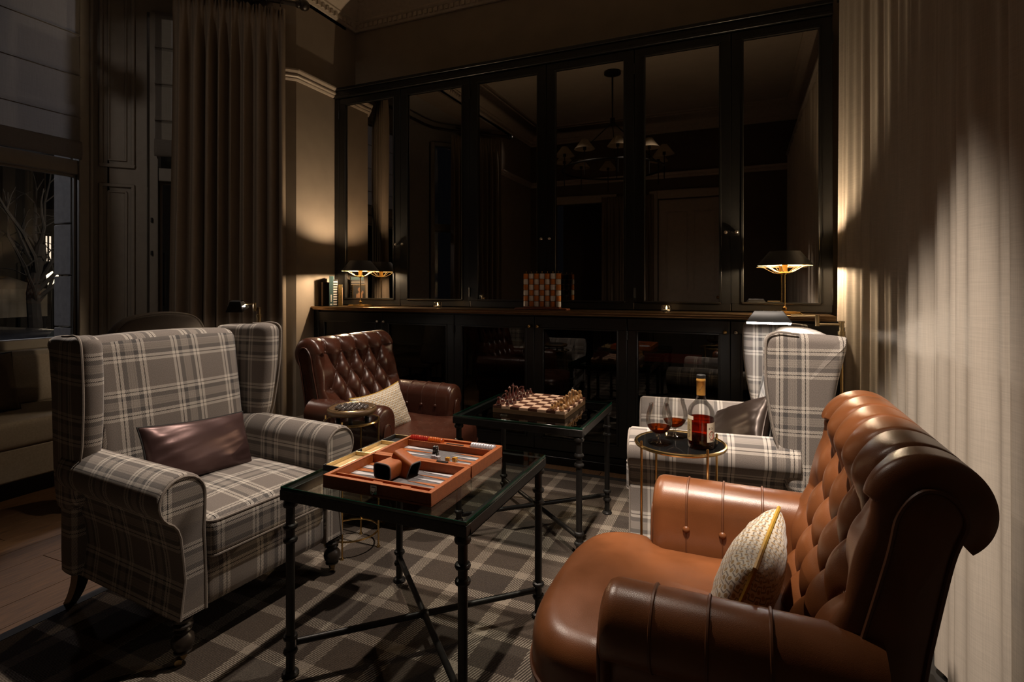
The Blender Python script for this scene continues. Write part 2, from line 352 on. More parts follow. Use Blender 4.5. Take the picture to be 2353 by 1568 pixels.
        for inset, h in rings:
            for p, q in zip(pts, nr): w = p - q*inset; vs.append(fn(w.x, w.y, h))
        fs = [];
        for k in range(len(rings)-1):
            for i in range(m): fs.append((k*m+i, k*m+(i+1)%m, (k+1)*m+(i+1)%m, (k+1)*m+i))
        o = len(vs)
        # caps: rings shrinking towards the centre so that a dome shades smoothly
        for sgn, base in ((-1, 0), (1, len(rings)-1)):
            prev = [base*m+i for i in range(m)]
            for q in (.66, .33):
                cur = []
                for i in range(m):
                    w = cen + (pts[i]-nr[i]*r-cen)*q; vs.append(fn(w.x, w.y, sgn*(t/2 + dome*(1-q*q)))); cur.append(len(vs)-1)
                for i in range(m):
                    f = (prev[i], prev[(i+1)%m], cur[(i+1)%m], cur[i]); fs.append(f if sgn > 0 else f[::-1])
                prev = cur
            vs.append(fn(cen.x, cen.y, sgn*(t/2+dome))); ci = len(vs)-1
            for i in range(m):
                f = (prev[i], prev[(i+1)%m], ci); fs.append(f if sgn > 0 else f[::-1])
        return s.add(vs, fs)
    def prism(s, outline, fn, t):
        m = len(outline)
        vs = [fn(a, b, -t/2) for a, b in outline] + [fn(a, b, t/2) for a, b in outline]
        fs = [tuple(range(m-1,-1,-1)), tuple(range(m, 2*m))] + [(i, (i+1)%m, m+(i+1)%m, m+i) for i in range(m)]
        return s.add(vs, fs)
    def build(s, name, m, parent=None, bevel=0.0, smooth=True, ang=35, uvo=(0,0), seg=2, weld=True):
        me = bpy.data.meshes.new(name); me.from_pydata(s.v, [], s.f)
        ul = me.uv_layers.new(name='UVMap')
        for p in me.polygons:
            uv = s.uv[p.index]
            if uv is None:
                nx, ny, nz = (abs(c) for c in p.normal)
                for k, li in enumerate(p.loop_indices):
                    x, y, z = s.v[me.loops[li].vertex_index]
                    ul.data[li].uv = ((y, z) if nx >= ny and nx >= nz else (x, z) if ny >= nz else (x, y))
                    ul.data[li].uv = (ul.data[li].uv[0]+uvo[0], ul.data[li].uv[1]+uvo[1])
            else:
                for k, li in enumerate(p.loop_indices): ul.data[li].uv = (uv[k][0]+uvo[0], uv[k][1]+uvo[1])
        bm = bmesh.new(); bm.from_mesh(me)
        if weld: bmesh.ops.remove_doubles(bm, verts=bm.verts, dist=1e-5)
        bmesh.ops.recalc_face_normals(bm, faces=bm.faces)
        bm.to_mesh(me); bm.free()
        if smooth:
            for p in me.polygons: p.use_smooth = True
            me.set_sharp_from_angle(angle=R(ang))
        me.materials.append(m)
        o = bpy.data.objects.new(name, me); COL.objects.link(o)
        if parent is not None: o.parent = parent
        if bevel:
            b = o.modifiers.new('bevel', 'BEVEL'); b.width = bevel; b.segments = seg; b.limit_method = 'ANGLE'; b.angle_limit = R(40)
        return o
def _pr(prof, v):
    x = v*(len(prof)-1); return prof[min(int(round(x)), len(prof)-1)]
def thing(name, label, cat, loc=(0,0,0), rot=0.0, group=None):
    o = bpy.data.objects.new(name, None); COL.objects.link(o); o.location = loc
    o.rotation_euler = rot if isinstance(rot, (tuple, list, Euler)) else (0,0,rot)
    o.empty_display_size = .05
    o['label'] = label; o['category'] = cat
    if group: o['group'] = group
    return o
def tag(o, label, cat, group=None, loc=None, rot=None):
    o['label'] = label; o['category'] = cat
    if group: o['group'] = group
    if loc is not None: o.location = loc
    if rot is not None: o.rotation_euler = rot if isinstance(rot, (tuple, list, Euler)) else (0,0,rot)
    return o
def struct(o): o['kind'] = 'structure'; return o
def lab(o, l): o['label'] = l; return o
def children(o): return [c for c in COL.objects if c.parent == o]
def copy_tree(o, label, loc, rot=0.0, group=None):
    r = o.copy(); COL.objects.link(r); r.location = loc
    r.rotation_euler = rot if isinstance(rot, (tuple, list, Euler)) else (0,0,rot); r['label'] = label
    if group: r['group'] = group
    for ch in children(o):
        c = ch.copy(); COL.objects.link(c); c.parent = r
        for g in children(ch):
            d = g.copy(); COL.objects.link(d); d.parent = c
    return r
def share(o, parent, loc, rot=(0,0,0), name=None):
    c = o.copy(); COL.objects.link(c); c.parent = parent; c.location = loc; c.rotation_euler = rot; return c
def crom(pts, k=6, closed=True):
    m = len(pts); out = []
    for i in range(m if closed else m-1):
        p = [Vector(pts[(i+d) % m]) if closed else Vector(pts[min(max(i+d,0),m-1)]) for d in (-1,0,1,2)]
        for j in range(k):
            t = j/k
            out.append(tuple(.5*((2*p[1]) + (-p[0]+p[2])*t + (2*p[0]-5*p[1]+4*p[2]-p[3])*t*t + (-p[0]+3*p[1]-3*p[2]+p[3])*t**3)))
    if not closed: out.append(tuple(pts[-1]))
    return out
def arc(cx, cy, r, a0, a1, n):
    return [(cx+r*math.cos(R(a0+(a1-a0)*i/n)), cy+r*math.sin(R(a0+(a1-a0)*i/n))) for i in range(n+1)]

# ------------------------------------------------------------------ the room
FX = -4.40                                             # plane of the bay's front window
G().box(-4.8, .95, -1.2, 4.12, -.12, -.012).build('floor', M['darkin'], smooth=False); floor = bpy.data.objects['floor']; struct(floor)
# oak boards where the rug leaves the floor bare: a strip along the bay, a strip under the cabinets
pl = None; k = 0
for i, (x0, x1, y0, y1, ln) in enumerate([(-4.4, -2.32, .35, 3.10, 1.1), (-3.29, .80, 3.10, 3.62, 1.1)]):
    w = .165; ny = int((x1-x0)/w) if i == 0 else int((y1-y0)/.13)
    if i == 0:
        for a in range(ny+1):
            y = y0 - (a*.37 % ln)
            while y < y1:
                ya, yb = max(y, y0), min(y+ln, y1)
                if yb-ya > .05:
                    xx = x0+a*w
                    G().box(xx+.0012, min(xx+w, x1)-.0012, ya+.0012, yb-.0012, -.012, 0).build('plank', M['oak'], floor, bevel=.0008, seg=1)
                y += ln
    else:
        for a in range(ny):
            x = x0 - (a*.43 % ln)
            while x < x1:
                xa, xb = max(x, x0), min(x+ln, x1)
                if xb-xa > .05:
                    yy = y0+a*.13
                    G().box(xa+.0012, xb-.0012, yy+.0012, yy+.13-.0012, -.012, 0).build('plank', M['oak'], floor, bevel=.0008, seg=1)
                x += ln
struct(G().box(-4.9, .95, -1.2, 4.12, 3.78, 3.88).build('ceiling', M['ceil'], smooth=False))
ws = G()
ws.box(-3.42, .95, 4.03, 4.13, 0, 3.78)
struct(ws.build('wall_back', M['wall'], smooth=False))
# left wall: pier beside the cabinet with a canted inner corner, lintel over the bay, and the near pier
wl = G()
wl.prism([(-3.29,4.03),(-3.29,3.31),(-3.41,3.19),(-3.60,3.19),(-3.60,4.03)], lambda a,b,h: (a,b,1.89+h), 3.78)
wl.prism([(-3.29,-1.1),(-3.29,.19),(-3.41,.31),(-3.60,.31),(-3.60,-1.1)], lambda a,b,h: (a,b,1.89+h), 3.78)
wl.box(-3.60, -3.29, .19, 3.31, 3.50, 3.78)
struct(wl.build('wall_left', M['wall'], smooth=False))
struct(G().box(.86, .95, -1.1, 4.03, 0, 3.78).build('wall_right', M['wall'], smooth=False))
# rear wall with a dark doorway and a panelled door (seen in the mirrored cabinet)
wr = G()
wr.box(-3.42, -2.85, -1.1, -1.0, 0, 3.78); wr.box(-1.95, -1.2, -1.1, -1.0, 0, 3.78); wr.box(-.25, .95, -1.1, -1.0, 0, 3.78)
wr.box(-2.85, -1.95, -1.1, -1.0, 2.55, 3.78); wr.box(-1.2, -.25, -1.1, -1.0, 2.55, 3.78)
wr.box(-3.0, -1.8, -2.0, -1.9, 0, 3.0)
struct(wr.build('wall_rear', M['rearwall'], smooth=False))
d = G(); d.box(-1.19, -.26, -1.07, -1.03, .01, 2.54); dd = struct(d.build('door_1', M['trim'], bevel=.003))
for (xa, xb) in ((-1.08,-.76),(-.68,-.36)):
    for (za, zb) in ((.2,1.0),(1.15,2.35)):
        f = G(); t = .02
        f.box(xa,xb,-1.03,-1.018,za,za+t).box(xa,xb,-1.03,-1.018,zb-t,zb).box(xa,xa+t,-1.03,-1.018,za+t,zb-t).box(xb-t,xb,-1.03,-1.018,za+t,zb-t); f.build('door_moulding', M['trim'], dd, bevel=.003)
g = G(); g.sphere((-.33,-1.0,1.05), .027, 8); g.build('door_handle', M['brass'], dd)
for i, (xa, xb) in enumerate(((-2.85,-1.95),(-1.2,-.25))):
    f = G(); f.box(xa-.12, xa, -1.0, -.965, 0, 2.67).box(xb, xb+.12, -1.0, -.965, 0, 2.67).box(xa, xb, -1.0, -.965, 2.55, 2.67)
    struct(f.build('trim_%d' % (10+i), M['trim'], bevel=.006))

# cornice, picture rail, baseboard: profiles swept along polylines
def sweep(name, prof, path, m, parent=None):
    """prof (out, z) ; path of (x, y, nx, ny) with outward normal (mitred)"""
    g = G(); k = len(prof)
    vs = [(x+nx*o, y+ny*o, z) for x, y, nx, ny in path for o, z in prof]
    fs = [(i*k+j, i*k+(j+1) % k, (i+1)*k+(j+1) % k, (i+1)*k+j) for i in range(len(path)-1) for j in range(k)]
    fs += [tuple(range(k)), tuple((len(path)-1)*k+j for j in range(k))]
    g.add(vs, fs); return g.build(name, m, parent, ang=25)
MI = 1.0
cz = 3.55
cor = [(0,cz),(.02,cz),(.03,cz+.015),(.03,cz+.055),(.055,cz+.07),(.055,cz+.085),(.10,cz+.12),(.17,cz+.165),(.25,cz+.185),(.27,cz+.20),(.30,cz+.205),(.30,cz+.23),(0,cz+.23)]
cpath = [(-3.29,-1.0,1,1),(-3.29,4.03,1,-1),(.86,4.03,-1,-1),(.86,-1.0,-1,1),(-3.29,-1.0,1,1)]
co = struct(sweep('trim_1', cor, cpath, M['plaster']))
dt = G()
x = -3.2
while x < .5:
    dt.box(x, x+.030, 3.985, 4.005, cz+.016, cz+.052); x += .052
y = 3.95
while y > 1.5:
    dt.box(-3.265, -3.245, y-.030, y, cz+.016, cz+.052); y -= .052
dn = dt.build('dentil', M['plaster'], co, smooth=False); dn['kind'] = 'stuff'
le = G()
x = -3.1
while x < .4:
    le.sphere((x+.03, 3.83, cz+.172), .034, 6, (.7,.8,.45)); x += .085
y = 3.85
while y > 2.0:
    le.sphere((-3.09, y, cz+.172), .034, 6, (.8,.7,.45)); y -= .085
ln_ = le.build('leaf_ornament', M['plaster'], co); ln_['kind'] = 'stuff'
rz = 2.86
rail = [(0,rz),(.012,rz),(.022,rz+.012),(.022,rz+.022),(.034,rz+.030),(.034,rz+.040),(.024,rz+.046),(.040,rz+.062),(.046,rz+.072),(.046,rz+.084),(0,rz+.090)]
q = .383
struct(sweep('trim_2', rail, [(-3.41,3.19,.707,-.707),(-3.29,3.31,1,-.414),(-3.29,3.78,1,0)], M['trim']))
struct(sweep('trim_3', rail, [(-3.29,-1.0,1,0),(-3.29,.19,1,.414),(-3.41,.31,.707,.707)], M['trim']))
base = [(0,0),(.022,0),(.022,.12),(.016,.13),(.020,.145),(.010,.165),(0,.17)]
struct(sweep('baseboard_left', base, [(-3.41,3.19,.707,-.707),(-3.29,3.31,1,-.414),(-3.29,3.47,1,0)], M['trim']))
struct(sweep('baseboard_right', base, [(.86,3.45,-1,0),(.86,-1.0,-1,0)], M['trim']))
struct(sweep('trim_4', rail, [(.86,-1.0,-1,1),(-3.29,-1.0,1,1)], M['trim']))

# ------------------------------------------------------------------ the bay
Y0, Y1 = 1.05, 2.45
C1, C2 = (-4.40, 2.45), (-3.41, 3.44)          # far canted side (45 degrees)
bay = G()
bay.box(FX-.12, FX, Y0, Y1, 0, .80)             # under the window
bay.box(FX-.12, FX, Y0, Y1, 3.30, 3.52)
bay.box(FX-.12, FX, Y1-.06, Y1, .80, 3.30); bay.box(FX-.12, FX, Y0, Y0+.06, .80, 3.30)
bay.box(-4.9, -3.29, -.2, 3.9, 3.52, 3.56)      # bay ceiling
n45 = Vector((-1,1,0)).normalized()              # outwards of the far canted side
d45 = Vector((1,1,0)).normalized()
def cant(g, s0, s1, z0, z1, o0, o1):
    """box on the far canted side: s along it, o outward"""
    c = Vector((C1[0],C1[1],0)) + d45*(s0+s1)/2 + n45*(o0+o1)/2 + Vector((0,0,(z0+z1)/2))
    return g.obox(c, d45, n45, (0,0,1), (s1-s0)/2, (o1-o0)/2, (z1-z0)/2)
def cant2(g, s0, s1, z0, z1, o0, o1):
    """the same on the near canted side, mirrored in y = 1.75"""
    m = G(); cant(m, s0, s1, z0, z1, o0, o1)
    return g.add([(x, 3.5-y, z) for x, y, z in m.v], [f[::-1] for f in m.f])
for fnc in (cant, cant2):
    fnc(bay, 0, .34, 0, 3.52, 0, .12); fnc(bay, .34, 1.26, 0, .80, 0, .12); fnc(bay, .34, 1.26, 3.30, 3.52, 0, .12); fnc(bay, 1.2, 1.42, 0, 3.52, 0, .12)
bw = struct(bay.build('wall_bay', M['wintrim'], smooth=False))
# raised panel mouldings on the canted pilaster and on the front jamb
def frame(fn, a0, a1, b0, b1, t, name='panel_moulding', parent=None, m=None):
    g = G(); fn(g, a0, a1, b0, b0+t); fn(g, a0, a1, b1-t, b1); fn(g, a0, a0+t, b0+t, b1-t); fn(g, a1-t, a1, b0+t, b1-t)
    return g.build(name, m or M['wintrim'], parent, bevel=.004)
for (a0, a1, b0, b1) in ((.045,.265,2.10,3.42),(.045,.265,.35,1.98)):
    frame(lambda g,p,q,r,s: cant(g,p,q,r,s,-.018,.002), a0, a1, b0, b1, .022, parent=bw)
    frame(lambda g,p,q,r,s: cant(g,p,q,r,s,-.010,.002), a0+.05, a1-.05, b0+.05, b1-.05, .014, parent=bw)
# window_1: the front sash; window_2 and 3: the canted sashes
def window(name, put, a0, a1, z0=.80, zm=2.02, z1=3.30):
    f = G(); t = .055
    put(f, a0, a0+t, z0, z1, -.02, .09); put(f, a1-t, a1, z0, z1, -.02, .09)
    put(f, a0+t, a1-t, z0, z0+.06, -.02, .09); put(f, a0+t, a1-t, z1-.05, z1, -.02, .09); put(f, a0+t, a1-t, zm, zm+.10, -.01, .08)
    w = struct(f.build(name, M['wintrim'], bevel=.006))
    put_s = G(); put(put_s, a0-.03, a1+.03, z0-.045, z0-.001, -.12, .02); put_s.build('window_sill', M['wintrim'], w, bevel=.008)
    for (za, zb) in ((z0+.06, zm), (zm+.10, z1-.05)):
        p = G(); put(p, a0+t, a1-t, za, zb, .040, .044); p.build('pane', M['pane'], w, smooth=False)
    b = G(); put(b, a0+t, a0+t+.018, z0+.06, zm, .03, .055); put(b, a1-t-.018, a1-t, z0+.06, zm, .03, .055); put(b, a0+t+.018, a1-t-.018, zm-.018, zm, .03, .055)
    b.build('glazing_bead', M['wintrim'], w, bevel=.004)
    return w
put1 = lambda g, a0, a1, z0, z1, o0, o1: g.box(FX-o1, FX-o0, a0, a1, z0, z1)
window('window_1', put1, Y0+.06, Y1-.03)
w2 = window('window_2', cant, .36, 1.22)
window('window_3', cant2, .36, 1.22)
for zz in (1.45, 1.70):
    g = G(); cant(g, .372, .384, zz, zz+.035, -.035, -.02); g.build('sash_stop', M['dark'], w2, bevel=.002)
# casing around the front window, towards the room
f = G(); f.box(FX, FX+.03, Y1-.10, Y1-.02, .80, 3.40).box(FX, FX+.045, Y1-.035, Y1-.015, .80, 3.40)
struct(f.build('trim_5', M['wintrim'], bevel=.006))
# roman blinds: soft folds, one in front of the front sash, one in the canted window
def blind(name, put3, a0, a1, zb, label, folds=4):
    t = thing(name, label, 'blind', put3((a0+a1)/2, zb, 0.03))
    o = Vector(t.location)
    zt = 3.30
    prof = []
    n = 60
    def fn(u, v):
        z = zb + .13 + (zt-zb-.13)*v
        k = (z-zb)/(zt-zb)*folds; fr = k - math.floor(k)
        out = .030 + .016*math.exp(-((fr)/.06)**2) + .006*math.sin(3*u*PI+z*9)*.4
        return Vector(put3(a0+(a1-a0)*u, z, out)) - o
    g = G(); g.grid(fn, 24, n); g.build('blind_panel', M['blind'], t)
    def fn2(u, v):
        a = v*2*PI
        return Vector(put3(a0+(a1-a0)*u, zb+.065+.065*math.sin(a), .05+.018*math.cos(a)+.004*math.sin(u*7))) - o
    g = G(); g.grid(fn2, 24, 20, cv=True); g.build('blind_hem', M['blind'], t)
    for j in range(1, folds):
        z = zb+(zt-zb)*j/folds
        g = G(); g.tube([Vector(put3(a0+(a1-a0)*i/8, z, .052))-o for i in range(9)], .0035, 5); g.build('batten_seam', M['blind'], t)
    return t
blind('roman_blind', lambda a, z, o: (FX+o, a, z), Y0+.07, Y1-.10, 2.12, 'pale linen roman blind pulled down over the upper half of the wide window')
def c3(a, z, o): return tuple(Vector((C1[0],C1[1],z)) + d45*a - n45*o)
blind('roman_blind', c3, .40, 1.16, 2.20, 'narrow linen roman blind half hidden by the long taupe curtain')

# ------------------------------------------------------------------ night street beyond the bay
struct(G().box(-30, -4.95, -8, 26, -.75, -.70).build('ground', M['asphalt'], smooth=False))
pr = thing('stone_pier', 'pale stone pier of jointed blocks just outside the wide window', 'pier', (-4.86, 2.60, -.70))
for i in range(9):
    g = G(); g.box(-.11, .11, -.105, .105, i*.40+.006, i*.40+.394); g.build('stone_block', M['stone'], pr, bevel=.006)
bd = thing('town_house', 'dim rendered house front with lit windows across the night street', 'building', (-19.0, 9.0, -.70))
g = G(); g.box(-.4, 0, -9, 9, 0, 11); g.build('wall', M['brick'], bd, smooth=False)
for (yy, zz, w, h, lit) in ((.38,2.65,.15,.75,1),(.74,2.70,.11,.65,1),(-1.05,1.2,.55,1.9,0),(-.05,1.2,.5,1.3,0),(.85,1.1,.6,1.3,0),(-2.4,1.2,.8,1.9,0),(1.9,1.2,.8,1.9,0),(-1.0,4.2,.6,1.5,0),(.3,4.2,.6,1.5,0),(1.5,4.2,.6,1.5,0),(-2.5,4.2,.6,1.5,0),(3.5,1.2,.8,1.9,0),(-4.0,1.2,.8,1.9,0)):
    f = G(); t = .07
    f.box(0,.06,yy-w/2-t,yy+w/2+t,zz-t,zz).box(0,.06,yy-w/2-t,yy+w/2+t,zz+h,zz+h+t).box(0,.06,yy-w/2-t,yy-w/2,zz,zz+h).box(0,.06,yy+w/2,yy+w/2+t,zz,zz+h).box(0,.05,yy-.02,yy+.02,zz,zz+h)
    wf = f.build('window', M['brick'], bd, bevel=.01)
    p = G(); p.box(.008,.02,yy-w/2,yy+w/2,zz,zz+h); p.build('pane', M['litwin'] if lit else M['carp'], wf, smooth=False)
def street_lamp(x, y, h, label):
    t = thing('street_lamp', label, 'street lamp', (x, y, -.70))
    g = G(); g.lathe([(.10,0),(.10,.1),(.05,.25),(.035,.6),(.03,h)], 12); g.build('post', M['iron'], t)
    g = G(); g.lathe([(.001,h-.02),(.09,h),(.14,h+.30),(.10,h+.34),(.001,h+.42)], 8); g.build('lantern', M['lantern'], t)
    return t
street_lamp(-17.8, 9.1, 2.9, 'taller black street lamp glowing behind the bare tree')
street_lamp(-17.2, 8.60, 1.9, 'shorter street lamp glowing by the lit house doorway')
street_lamp(-17.4, 7.95, 1.5, 'low street lamp glowing beside the pale canvas canopy')
cn = thing('canopy', 'pale canvas street canopy on posts glowing beyond the wide window', 'canopy', (-15.2, 6.75, -.70))
g = G(); g.grid(lambda u, v: ((u-.5)*1.2, (v-.5)*.9, 1.85+.28*(1-max(abs(u-.5), abs(v-.5))*2)), 8, 8); g.grid(lambda u, v: (.6+.012*math.sin(v*40), (v-.5)*.9, 1.85-.62*u), 4, 40); g.build('cover', M['canvas'], cn)
for sx in (-.57, .57):
    for sy in (-.42, .42):
        g = G(); g.tube([(sx,sy,0),(sx,sy,1.86)], .025, 8); g.build('post', M['iron'], cn)
tr = thing('bare_tree', 'dark bare street tree with forked branches in front of the lit house', 'tree', (-10.6, 5.02, -.70))
g = G(); g.tube([(0,0,0),(.03,.05,.9),(-.02,.02,1.8),(.05,.10,2.6)], lambda t: .12-.05*t, 9); g.build('trunk', M['bark'], tr)
rnd = random.Random(3)
for i in range(16):
    a = rnd.uniform(0, 6.28); z0 = rnd.uniform(1.5, 2.6); L = rnd.uniform(.8, 2.0); p = Vector((.01,.06,z0)); pts = [p]
    dv = Vector((math.cos(a)*.6, math.sin(a)*.6, .8))
    for k in range(5):
        dv = (dv + Vector((rnd.uniform(-.3,.3), rnd.uniform(-.3,.3), rnd.uniform(-.05,.3)))).normalized(); p = p + dv*L/5; pts.append(p)
    g = G(); g.tube(pts, lambda t: .035-.028*t, 6)
    for k in (2,3,4):
        e = pts[k] + Vector((rnd.uniform(-.4,.4), rnd.uniform(-.4,.4), rnd.uniform(0,.4))); g.tube([pts[k], (pts[k]+e)/2+Vector((0,0,.05)), e], lambda t: .012-.008*t, 5)
    g.build('branch', M['bark'], tr)
hd = thing('clipped_hedge', 'dark clipped hedge at the foot of the stone pier outside', 'hedge', (-6.1, 3.30, -.70))
g = G(); g.grid(lambda u, v: ((.35+.04*math.sin(u*40)*math.cos(v*31))*math.cos(u*2*PI)*(1-v**6*.6), (.42+.05*math.sin(v*23+u*17))*math.sin(u*2*PI)*(1-v**6*.6), 1.5*v+.03*math.sin(u*50)), 60, 30, cu=True); g.build('foliage', M['leaf'], hd)
car = thing('parked_car', 'black parked car seen low beyond the wide window', 'car', (-8.2, 3.6, -.70), R(90))
prof = crom([(-1.9,.35),(-2.0,.60),(-1.85,.82),(-1.1,.92),(-.6,1.32),(.5,1.36),(1.15,.95),(1.8,.85),(1.98,.6),(1.9,.35)], 4)
g = G(); g.plate([(a,b) for a,b in prof], 1.55, .12, lambda a,b,h: (a,h,b)); g.build('body', M['carp'], car)
for sx in (-1.2, 1.2):
    for sy in (-.72, .72):
        g = G(); g.add(*(lambda q: (q.v, q.f))(G().tube([(sx,sy-.09,.31),(sx,sy+.09,.31)], .31, 20))); g.build('wheel', M['dark'], car)

# ------------------------------------------------------------------ curtains
def drape_panel(a, b, nfold, amp, z0, z1, pinch, seed, nu=260, nv=48, lean=0.0):
    a, b = Vector(a), Vector(b); d = b-a; L = d.length; d.normalize(); nrm = Vector((-d.y, d.x))
    rr = random.Random(seed); ph = [rr.uniform(-.5,.5) for _ in range(nfold+3)]; am = [rr.uniform(.75,1.25) for _ in range(nfold+3)]
    def fn(u, v):
        z = z0 + (z1-z0)*v
        x = u*nfold; k = int(x); fr = x-k
        w = math.sin(2*PI*(x + .12*math.sin(2*PI*u*1.7+seed))) * (am[k]*(1-fr)+am[min(k+1,nfold+2)]*fr)
        w = math.copysign(abs(w)**.8, w)
        w2 = math.sin(2*PI*3*x)*.55
        if z > pinch:
            t = (z-pinch)/(z1-pinch); A = amp*(.30+.30*t); h = w*A*.5 + w2*A*1.5*t
        else:
            t = min(1, (pinch-z)/.30); A = amp*(.30+.70*t**.7); h = w*A + w2*amp*.18*(1-t)
        drop = (z1-z)/(z1-z0)
        s = (u + .010*math.sin(2*PI*x)*t)*L - lean*drop*(1-u) + .02*drop*drop*(u-.5)
        p = a + d*s + nrm*(h + .012*math.sin(3*z+u*9)*drop)
        return (p.x, p.y, z)
    return fn
def curtain(name, label, a, b, nfold, amp, z0, z1, pinch, seed, m, group=None, lean=0.0):
    t = thing(name, label, 'curtain', (a[0], a[1], 0), 0, group)
    fn = drape_panel(a, b, nfold, amp, z0, z1, pinch, seed, lean=lean)
    g = G(); g.grid(lambda u, v: Vector(fn(u, v)) - Vector((a[0], a[1], 0)), 30*nfold, 56)
    o = g.build('fabric', m, t, weld=False, ang=180)
    return t, o
dr, _ = curtain('drape_curtain', 'floor length taupe pinch pleat curtain hanging at the corner of the bay', (-3.74,2.60), (-3.215,3.125), 9, .042, .02, 3.33, 3.21, 2, M['drape'], lean=.03)
curtain('drape_curtain', 'second taupe pinch pleat curtain, seen only in the cabinet mirrors', (-3.74,.90), (-3.215,.375), 9, .042, .02, 3.33, 3.21, 5, M['drape'])
curtain('drape_curtain', 'taupe curtain beside the dark doorway at the rear, seen only in mirrors', (-2.05,-.93), (-1.25,-.93), 9, .035, .02, 2.62, 2.50, 8, M['drape'])
cp = thing('curtain_pole', 'dark curtain pole following the bay with a ball finial at its end', 'curtain pole', (-3.20,3.16,3.39))
pts = [(-3.15,3.19,3.39),(-3.21,3.13,3.39),(-3.77,2.57,3.39),(-3.90,2.38,3.39),(-3.93,2.2,3.39),(-3.93,1.3,3.39),(-3.90,1.12,3.39),(-3.77,.93,3.39),(-3.15,.31,3.39)]
o_ = Vector((-3.20,3.16,3.39))
g = G(); g.tube([Vector(p)-o_ for p in pts], .020, 10); g.build('rod', M['wood'], cp)
for p in (pts[0], pts[-1]):
    g = G(); g.sphere(Vector(p)-o_+Vector((.03,.03 if p[1] > 2 else -.03,0)), .042, 10); g.sphere(Vector(p)-o_, .028, 8); g.build('finial', M['wood'], cp)
for i in range(8):
    p = Vector((-3.72,2.62,3.39)).lerp(Vector((-3.24,3.10,3.39)), i/7)-o_
    g = G(); nr = 14; g.tube([p+Vector((-.7071*.032*math.cos(2*PI*k/nr), .7071*.032*math.cos(2*PI*k/nr), .032*math.sin(2*PI*k/nr)-.008)) for k in range(nr)], .004, 6, closed=True); g.build('curtain_ring', M['wood'], cp)
# sheer curtain along the right wall
sy0, sy1 = 3.735, -.75
def sheer_fn(u, v):
    Y = sy0 + (sy1-sy0)*u; z = .015 + 2.985*v
    tight = math.exp(-((Y-3.72)/.42)**2)
    A = .020 + .013*math.sin(Y*1.7+1)
    w = A*math.sin(2*PI*Y/.235 + 1.1*math.sin(Y*2.1)) + .008*math.sin(2*PI*Y/.093+1.3) + .012*math.sin(2*PI*Y/.52+.5)
    wt = .016*math.sin(2*PI*Y/.075)
    low = 1 - v
    x = .580 - .045*tight + (w*(1-.7*tight) + wt*tight)*(.65+.5*low) + .012*low*math.sin(Y*5)
    return (x-.575, Y + .012*math.cos(2*PI*Y/.235)*(1-tight) - .0, z)
sc = thing('sheer_curtain', 'full height cream linen sheer curtain hanging along the right side', 'curtain', (.575, 0, 0))
g = G(); g.grid(sheer_fn, 620, 40); g.build('fabric', M['sheer'], sc, weld=False, ang=180)
g = G(); g.box(-.03, .03, sy1, sy0+.2, 3.0, 3.03); g.build('track', M['wintrim'], sc, bevel=.004)

# ------------------------------------------------------------------ the cabinet wall
XB = [-3.288, -2.60, -1.955, -1.325, -.685, -.067, .500]
UY = 3.75; BY = 3.50
def panel_frame(g, a0, a1, b0, b1, t, ya, yb, sx=None):
    sx = sx or t
    return g.box(a0, a1, ya, yb, b0, b0+t).box(a0, a1, ya, yb, b1-t, b1).box(a0, a0+sx, ya, yb, b0+t, b1-t).box(a1-sx, a1, ya, yb, b0+t, b1-t)
uc = thing('mirror_cabinet', 'tall black wall cabinet with six smoked mirror doors', 'cabinet', (-1.385, UY, 1.051))
o_ = Vector((-1.385, UY, 1.051))
g = G()
X0, X1 = XB[0]-o_.x, XB[-1]-o_.x
g.box(X0, X1, .04, .275, 0, .03).box(X0, X1, .04, .275, 1.80, 1.86).box(X0, X0+.03, .04, .275, .03, 1.80).box(X1-.03, X1, .04, .275, .03, 1.80).box(X0+.03, X1-.03, .255, .275, .03, 1.80)
g.build('carcass', M['black'], uc)
g = G(); g.box(X0, X1, -.012, .20, 1.815, 1.888).box(X0, X1, -.028, .20, 1.862, 1.888).box(X0, X1+.0, -.02, .20, 1.80, 1.822); g.build('top_rail', M['black'], uc, bevel=.005)
for i in range(6):
    a0, a1 = XB[i]-o_.x+.002, XB[i+1]-o_.x-.002
    if i == 0: a0 += .05
    if i == 5: a1 -= .0
    b0, b1 = .006, 1.795
    left_hinged = i in (0, 2, 4)
    d = panel_frame(G(), a0, a1, b0, b1, .048, 0, .026, .062).build('door', M['black'], uc, bevel=.003)
    g = panel_frame(G(), a0+.060, a1-.060, b0+.046, b1-.046, .012, -.006, .02); g.build('moulding', M['black'], d, bevel=.004)
    g = G(); g.box(a0+.062, a1-.062, .010, .016, b0+.048, b1-.048); g.build('mirror_pane', M['mirror'], d, smooth=False)
    kx = (a1-.030) if left_hinged else (a0+.030)
    g = G(); g.sphere((kx, -.020, .512), .013, 8); g.tube([(kx,0,.512),(kx,-.012,.512)], .006, 8); g.build('knob', M['silver'], d)
    hx = a0+.001 if left_hinged else a1-.001
    for hz in (.12, 1.66):
        g = G(); g.tube([(hx, -.005, hz-.035),(hx, -.005, hz+.035)], .005, 8); g.build('hinge', M['iron'], d)
g = G(); g.box(XB[0]-o_.x, XB[0]-o_.x+.050, 0, .03, .0, 1.8); g.build('end_stile', M['black'], uc, bevel=.003)
